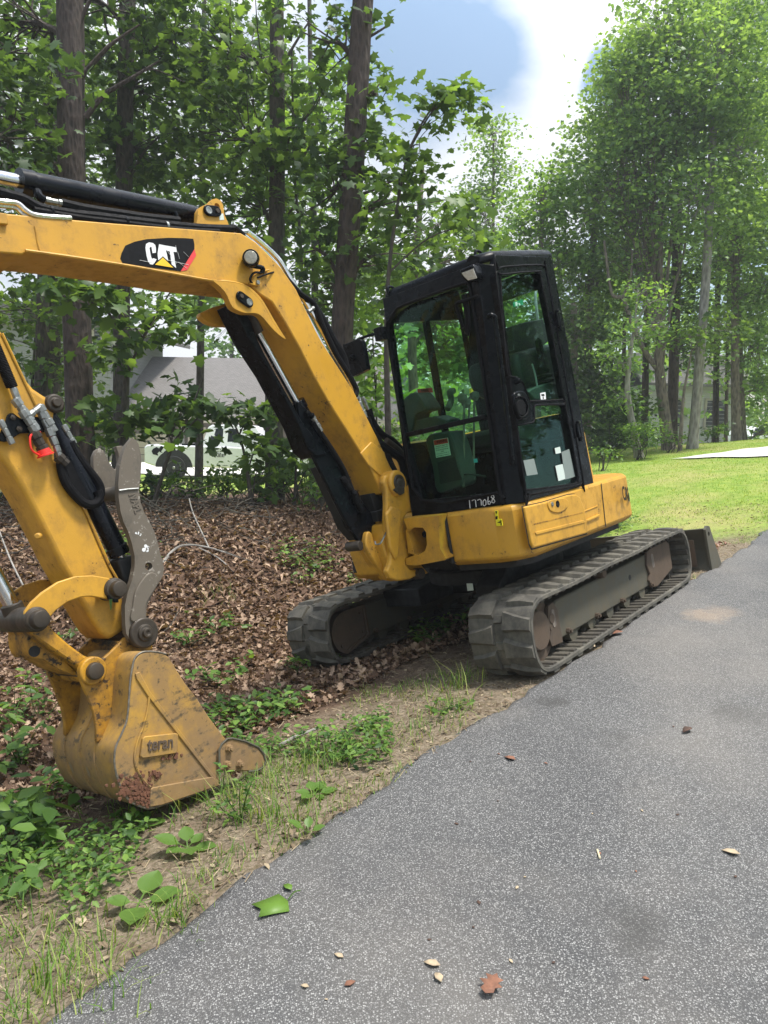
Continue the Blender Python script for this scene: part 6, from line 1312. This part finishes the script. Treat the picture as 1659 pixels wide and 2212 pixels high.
# the reddish patch of leaves behind the blade
X,Y,T_,D_g=sample(6000,1.6,4.4,-.0,3.2,.3); k=(D_g>.25+vnoise(X,Y,3,9)*.3)&(T_+vnoise(X,Y,3,2)*.5<3.3); P=on_ground(X[k],Y[k],.01)
V,F=leaves(P,.05,TO_,upb=1.2,rnd=.5,droop=0,vary=.5,curl=2); m_redl=leaf_mat('reddish_dead_leaves',(.10,.04,.03),(.26,.13,.10),(.42,.28,.22),.1,.8)
tag(fast('leaf_litter',V,F,m_redl),'reddish dry leaves on the bare ground behind the digger','dead leaves',kind='stuff')
# straw, twigs and chips on the bare verge
X,Y,T_,D_g=sample(16000,-6.5,6,-.03,1.9,1.1); k=no_machine(X,Y); P=on_ground(X[k],Y[k],.006)
st_t=(np.array([(-.03,0,0),(.03,0,0),(.03,1,.02),(-.03,1,.02)]),np.array([(0,1,2),(0,2,3)])); a=leaves(P[:len(P)*2//3],.038,st_t,upb=1.6,rnd=.4,droop=0,vary=.7); b=leaves(P[len(P)*2//3:],.022,TO_,upb=1.4,rnd=.5,droop=0,vary=.7,curl=1)
V,F=merge([a,b]); tag(fast('straw_litter',V,F,m_straw),'bleached straw and chips scattered on the bare verge','straw',kind='stuff')
def blades(P,h,w,r,lean=.5,vary=.5):
    n=len(P); a=r.uniform(0,2*PI,n); H=h*r.uniform(1-vary,1+vary,n); L_=H*lean*r.uniform(.1,1.4,n); dx=np.stack([np.cos(a),np.sin(a),0*a],-1); sx=np.stack([-np.sin(a),np.cos(a),0*a],-1)
    up_=np.array([0,0,1.]); W=w*r.uniform(.6,1.3,n)
    p0=P-sx*W[:,None]; p1=P+sx*W[:,None]; m=P+up_*(H*.6)[:,None]+dx*(L_*.35)[:,None]; p2=m-sx*(W*.7)[:,None]; p3=m+sx*(W*.7)[:,None]; p4=P+up_*H[:,None]+dx*L_[:,None]
    V=np.stack([p0,p1,p2,p3,p4],1).reshape(-1,3); F=(np.array([(0,1,3),(0,3,2),(2,3,4)])[None]+(np.arange(n)*5)[:,None,None]).reshape(-1,3); return V,F
parts=[]
X,Y,T_,D_g=sample(52000,-6.5,4.5,-.02,2.3,1.2); m_=vnoise(X,Y,4.5,11)+.6*vnoise(X,Y,11,12)
k=(m_>.62+.30*np.maximum(D_g-1.0,0)*2-.25*(T_<-3.6))&(rng.uniform(0,1,len(X))<.5)&no_machine(X,Y); parts.append(blades(on_ground(X[k],Y[k]),.030,.0020,rng,1.1))
# denser tufts at chosen places
for px,n_,h,s_ in (((480,1735),260,.16,.14),((560,1700),420,.10,.16),((640,1660),420,.09,.14),((700,1640),260,.10,.10),((300,1750),160,.15,.15),((560,1770),120,.16,.06),((985,1490),60,.20,.05),((1010,1470),90,.12,.08),((130,2140),500,.12,.12),((60,2050),300,.10,.15),((370,1990),160,.12,.05),((850,1600),200,.07,.12),((940,1560),240,.07,.14),((460,1880),160,.07,.08),((620,1790),90,.11,.05),((780,1330),30,.12,.1),((470,1290),90,.14,.12),((980,1530),120,.12,.08)):
    q=gp(px); xy=rng.normal(0,s_,(n_,2))+np.array(q[:2]); P=on_ground(xy[:,0],xy[:,1])[:int(n_*.55)]; parts.append(blades(P,h*.62,.0022,rng,1.1))
# lawn
X,Y,T_,D_g=sample(70000,3.0,17,-.2,10,.8); k=(T_+vnoise(X,Y,1.5,5)*.8+vnoise(X,Y,6,6)*.5>4.4); LV,LF=blades(on_ground(X[k],Y[k]),.020,.004,rng,1.2)
m_lawn=leaf_mat('lawn_blades',(.14,.24,.03),(.22,.34,.05),(.38,.44,.12),.35,.6)
tag(fast('lawn_grass',LV,LF,m_lawn),'short sunlit blades of the mown lawn','grass',kind='stuff')
V,F=merge(parts); tag(fast('grass',V,F,m_grass),'short green grass of the verge and lawn','grass',kind='stuff')
# clover and low weeds
X,Y,T_,D_g=sample(60000,-6.5,3.5,.05,4.2,1.1); m_=vnoise(X,Y,3.2,21)+.6*vnoise(X,Y,8,22)
k=(m_>.92-.75*(np.clip(-T_-2.2,0,1.6)/1.6)*(D_g>.35)+.25*(D_g<.5)+.35*(T_>-1))&no_machine(X,Y)
P=on_ground(X[k],Y[k])+np.stack([0*X[k],0*X[k],rng.uniform(.01,.09,k.sum())],-1)
a=leaves(P,.030,TO_,upb=1.5,rnd=.45,droop=.2,vary=.6)
X,Y,T_,D_g=sample(5200,-6.5,5,1.2,7,1.0); m_=vnoise(X,Y,2.4,31); k=(m_>.55)&no_machine(X,Y)
c=on_ground(X[k],Y[k]); c=np.repeat(c,6,0)+rng.normal(0,1,(len(c)*6,3))*np.array([.05,.05,.03])+[0,0,.07]; b=leaves(c,.055,TO_,upb=1.3,rnd=.45,droop=.4,vary=.4)
V,F=merge([a,b]); tag(fast('ground_cover',V,F,m_weed),'clover and small weeds spread along the verge and wood floor','weeds',kind='stuff')
def herb(px,label,nst=4,h=.28,ls=.08,spread=.10,per=9,tm=TO_,lm=m_weed,name='weed_plant',cat='plant',grp='leafy weeds by the verge'):
    q=np.array(gp(px)); root=empty(name,q); tag(root,label,cat,grp); mb=MB(); Ps=[]
    for i in range(nst):
        e=np.array([rng.normal(0,spread),rng.normal(0,spread),h*rng.uniform(.6,1)]); pth=smooth_path([(0,0,-.01),e*.5+rng.normal(0,.015,3),e],4); mb.tube(pth,np.linspace(.0035,.0015,len(pth)),4,cap=False)
        for j in range(per): Ps.append(np.array(pth[min(len(pth)-1,2+int(j/per*len(pth)))])+rng.normal(0,ls*.3,3)*np.array([1,1,.3]))
    V,F=leaves(np.array(Ps),ls,tm,upb=1.3,rnd=.4,droop=.1,vary=.35); fast('leaf',V,F,lm,root)['kind']='stuff'; mb.build('stem',m_weed,root)
for a in (((45,1660),'bright weed left of the bucket heel, highest of the row at the left edge',6,.34,.085,.16,10),((25,1560),'weed with small pale leaves beside the link at the left edge',5,.28,.06,.14,10),
    ((60,1800),'large-leaved weed at the left edge in front of the bucket',4,.26,.11,.08,5),((100,1850),'weed with broad dark leaves below the bucket heel',5,.22,.09,.12,8),((30,1930),'dense low weed near the lower left edge',7,.20,.06,.16,12),
    ((90,1560),'thin weed just left of the bucket shell',4,.30,.07,.10,8),((500,1480),'green weed clump on the leaves right of the bucket hinge',6,.16,.07,.14,9),((410,1395),'small weed right of the thumb pin',5,.16,.06,.10,8),
    ((470,1360),'weed patch on the leaf litter right of the thumb',6,.14,.055,.16,9),((540,1520),'low weed behind the bucket side cutter',5,.12,.05,.14,8),((640,1455),'sprig at the front of the far track',4,.14,.05,.06,8),
    ((730,1440),'sprig at the inner corner of the far track',4,.12,.045,.05,8),((120,1400),'sprig under the curved link arm',3,.15,.05,.1,8),((520,1770),'feathery weed growing in front of the bucket lip',4,.22,.035,.07,14),
    ((950,1545),'low weed on the verge before the near track',5,.08,.04,.12,9),((740,1640),'flat weed on the verge midway between bucket and track',5,.07,.04,.12,9),((230,1500),'sprig in the leaves left of the bucket ears',3,.15,.06,.08,8)): herb(a[0],a[1],*a[2:])
def plantain(px,s,label,n=6,flat=.35):
    q=np.array(gp(px)); root=empty('plantain',q); tag(root,label,'plant','broad-leaved plantains on the verge')
    for i in range(n):
        a=2*PI*i/n+random.uniform(-.3,.3); L_=s*random.uniform(.7,1.15); tilt=random.uniform(flat*.4,flat*1.8); V=[];F=[]
        for u in range(9):
            t=u/8; w=.30*math.sin(PI*min(1,max(0,(t-.25)/.75))**.8)*L_ if t>.25 else .02*L_
            x=t*L_; z=x*math.sin(tilt)*(1-.35*t)+.01
            for k_,zz in ((-1,.03),(-.5,.0),(0,-.02),(.5,0),(1,.03)): yv=k_*w; V.append((x*math.cos(a)-yv*math.sin(a),x*math.sin(a)+yv*math.cos(a),z+zz*L_*(w>0.03*L_)))
        for u in range(8):
            for k_ in range(4): F.append((u*5+k_,u*5+k_+1,(u+1)*5+k_+1,(u+1)*5+k_))
        fast('leaf',V,F,m_weed,root,True)
plantain((405,1840),.115,'plantain with one upright leaf near the asphalt edge, nearest the camera of the group')
plantain((300,1960),.14,'plantain with long folded leaves on the bare soil at the lower left',4,.5)
plantain((665,1812),.07,'small upright plantain right at the asphalt edge',4,.9)
plantain((680,1720),.09,'flat star-shaped plantain on the pale verge',6,.2)
plantain((300,1790),.11,'plantain in the shade just before the bucket heel',5,.35)
plantain((345,1740),.12,'plantain rosette directly under the bucket heel',5,.6)
# things lying on the asphalt
def flat_leaf(px,size,rz,label,m,tm=TK,curl=1.0,grp=None,lift=.003,stem=None):
    q=gp(px); z=float(Lh(TD(q[0],q[1])[0])) if TD(q[0],q[1])[1]<0 else q[2]
    tv,tf=tm; V=tv.copy(); V[:,2]*=curl; V*=size; c,s=math.cos(rz),math.sin(rz); V=np.stack([V[:,0]*c-V[:,1]*s,V[:,0]*s+V[:,1]*c,V[:,2]-V[:,2].min()],-1)
    o=fast('fallen_leaf',V,tf,m,None,True); o.location=(q[0],q[1],z+lift); so_=o.modifiers.new('thick','SOLIDIFY'); so_.thickness=.0012
    tag(o,label,'leaf',grp)
    if stem:
        mb=MB(); A_=np.array([0,0,.004]); B_=np.array(gp(stem))-np.array([q[0],q[1],q[2]]); B_[2]=.01; mb.tube(smooth_path([A_,(A_+B_)/2+[0,0,.01],B_],4),.0022,5); mb.build('leaf_stem',m_weed,o)
    return o
m_fresh=leaf_mat('fresh_green_leaf',(.12,.22,.035),(.13,.24,.035),(.14,.25,.04),.2)
m_dry=simple('dry_brown_leaf',(.22,.10,.06),.8,0,.35,30)
m_scrap=simple('dark_leaf_scrap',(.09,.05,.035),.85,0,.5,30); m_pales=simple('pale_leaf_scrap',(.42,.33,.22),.85,0,.3,30)
flat_leaf((622,1975),.115,math.radians(118),'fresh bright green lobed leaf lying on the asphalt',m_fresh,TT,.25,stem=(648,1955))
flat_leaf((630,1948),.05,math.radians(40),'small curled green leaf at the stem end of the bright green leaf',m_fresh,TO_,1.5)
flat_leaf((1072,2143),.085,math.radians(150),'dry brown oak leaf on the asphalt at the bottom of the picture',m_dry,TK,1.3)
flat_leaf((950,2122),.05,1.2,'small tan leaf left of the brown oak leaf',m_pales,TO_,1)
flat_leaf((952,2160),.045,.3,'greyish leaf below the small tan leaf',m_pales,TO_,1.5)
flat_leaf((1113,1662),.06,.8,'orange-brown leaf scrap in the middle of the asphalt',m_dry,TO_,1.2)
flat_leaf((1492,1592),.07,2.2,'dark curled leaf on the asphalt at the far right',m_scrap,TO_,1.5)
flat_leaf((1352,1372),.09,.4,'green leaf lying by the near track',m_fresh,TO_,1.5) if False else flat_leaf((1285,1412),.08,.4,'grey-green leaf on the asphalt against the near track',m_pales,TO_,1.5)
flat_leaf((1345,1380),.10,2.0,'brown leaf on the asphalt beside the near track',m_dry,TO_,1.2)
flat_leaf((1597,1873),.06,1.0,'pale tan leaf near the right edge of the asphalt',m_pales,TO_,1)
flat_leaf((203,1925),.06,2.4,'red-brown leaf on the asphalt edge at the lower left',m_dry,TO_,1.2)
flat_leaf((175,2010),.07,.4,'yellowish leaf on the verge at the lower left',m_pales,TO_,1)
flat_leaf((215,1655),.08,.9,'curled orange-brown leaf in the grass below the bucket heel',m_dry,TK,2)
q=gp((1293,1870)); mb=MB(); mb.tube([(q[0]-.004,q[1]-.022,q[2]+.036),(q[0]+.002,q[1]+.03,q[2]+.036)],.0035,7); thing_mesh(mb,'twig',simple('cream_twig',(.62,.55,.36),.7),'short cream-coloured twig lying on the asphalt','twig')
for i in range(34):
    px=(rng.uniform(480,1650),rng.uniform(1480,2190)); q=gp(px)
    if TD(q[0],q[1])[1]>-.12: continue
    big=rng.uniform()<.35
    flat_leaf(px,(.030 if big else .014)*rng.uniform(.6,1.3),rng.uniform(0,6),'tiny leaf scrap on the asphalt',m_scrap if rng.uniform()<.6 else (m_dry if rng.uniform()<.6 else m_pales),TO_,rng.uniform(.3,1.2),'leaf scraps dotted over the asphalt',.003)
# unseen trees added beside and behind the viewer to darken reflections in the glass
def unseen_tree_mesh():
    K=330; u=rng.normal(0,1,(K,3)); u/=np.linalg.norm(u,axis=1)[:,None]; C=u*(rng.uniform(.15,1,K)**.45)[:,None]*np.array([3.6,3.6,4.6])+[0,0,9.5]
    L=(C[:,None,:]+rng.normal(0,1,(K,34,3))*np.array([.42,.42,.14])).reshape(-1,3); V,F=leaves(L,.20,TT)
    root=empty('unseen_tree',(0,0,0)); fast('crown',V,F,m_tulip,root)
    mb=MB(); mb.tube([(0,0,-.3),(.05,0,3),(.1,.1,7),(0,.1,12)],[.30,.22,.17,.07],12)
    for c in C[::4]: h=max(3.2,c[2]-1.5-.4*np.hypot(c[0],c[1])); mb.tube(smooth_path([(0.05,0.05,h),(c*.5+np.array([0,0,h*.5+.3])),c],3),np.linspace(.05,.008,7),5,cap=False)
    mb.build('trunk',m_barkm,root); return root
sp=unseen_tree_mesh()
for i,(x,y,r_,lb_) in enumerate(((17,13,0,'unseen leafy tree added across the drive, level with the lawn'),(17,6,1.2,'unseen leafy tree added across the drive, level with the digger'),(20,20,2.4,'unseen leafy tree added across the drive, farthest uphill'),(0,-12,3.5,'unseen leafy tree added straight behind the viewer'),(16,-13,4.4,'unseen leafy tree added far behind the viewer to the right'),(-9,-6,.7,'unseen leafy tree added behind the viewer to the left'),(22,0,.3,'unseen leafy tree added across the drive, well right of the viewer'),(24,11,.3,'unseen leafy tree added in the second row across the drive'))):
    c=sp if i==0 else sp.copy()
    if i:
        COL.objects.link(c)
        for ch in sp.children:
            d=ch.copy(); COL.objects.link(d); d.parent=c
    c.location=(x,y,0); c.rotation_euler=(0,0,r_); tag(c,lb_,'tree','trees on the viewer\'s side')

# ------------------------------------------------------------------ thin summer haze
hz_=MB(); hz_.box(-75,75,-40,110,-4,24); hm=bpy.data.materials.new('haze'); hm.use_nodes=True; ht=hm.node_tree; ht.nodes.clear()
pv=N(ht,'ShaderNodeVolumePrincipled'); pv.inputs['Color'].default_value=(.9,.95,1,1); pv.inputs['Density'].default_value=.0020; pv.inputs['Anisotropy'].default_value=.2
ho=N(ht,'ShaderNodeOutputMaterial'); LK(ht,pv.outputs[0],ho.inputs['Volume']); hb2=hz_.build('haze',hm,None,smooth=False); tag(hb2,'faint pale summer haze over the whole scene','haze',kind='stuff')
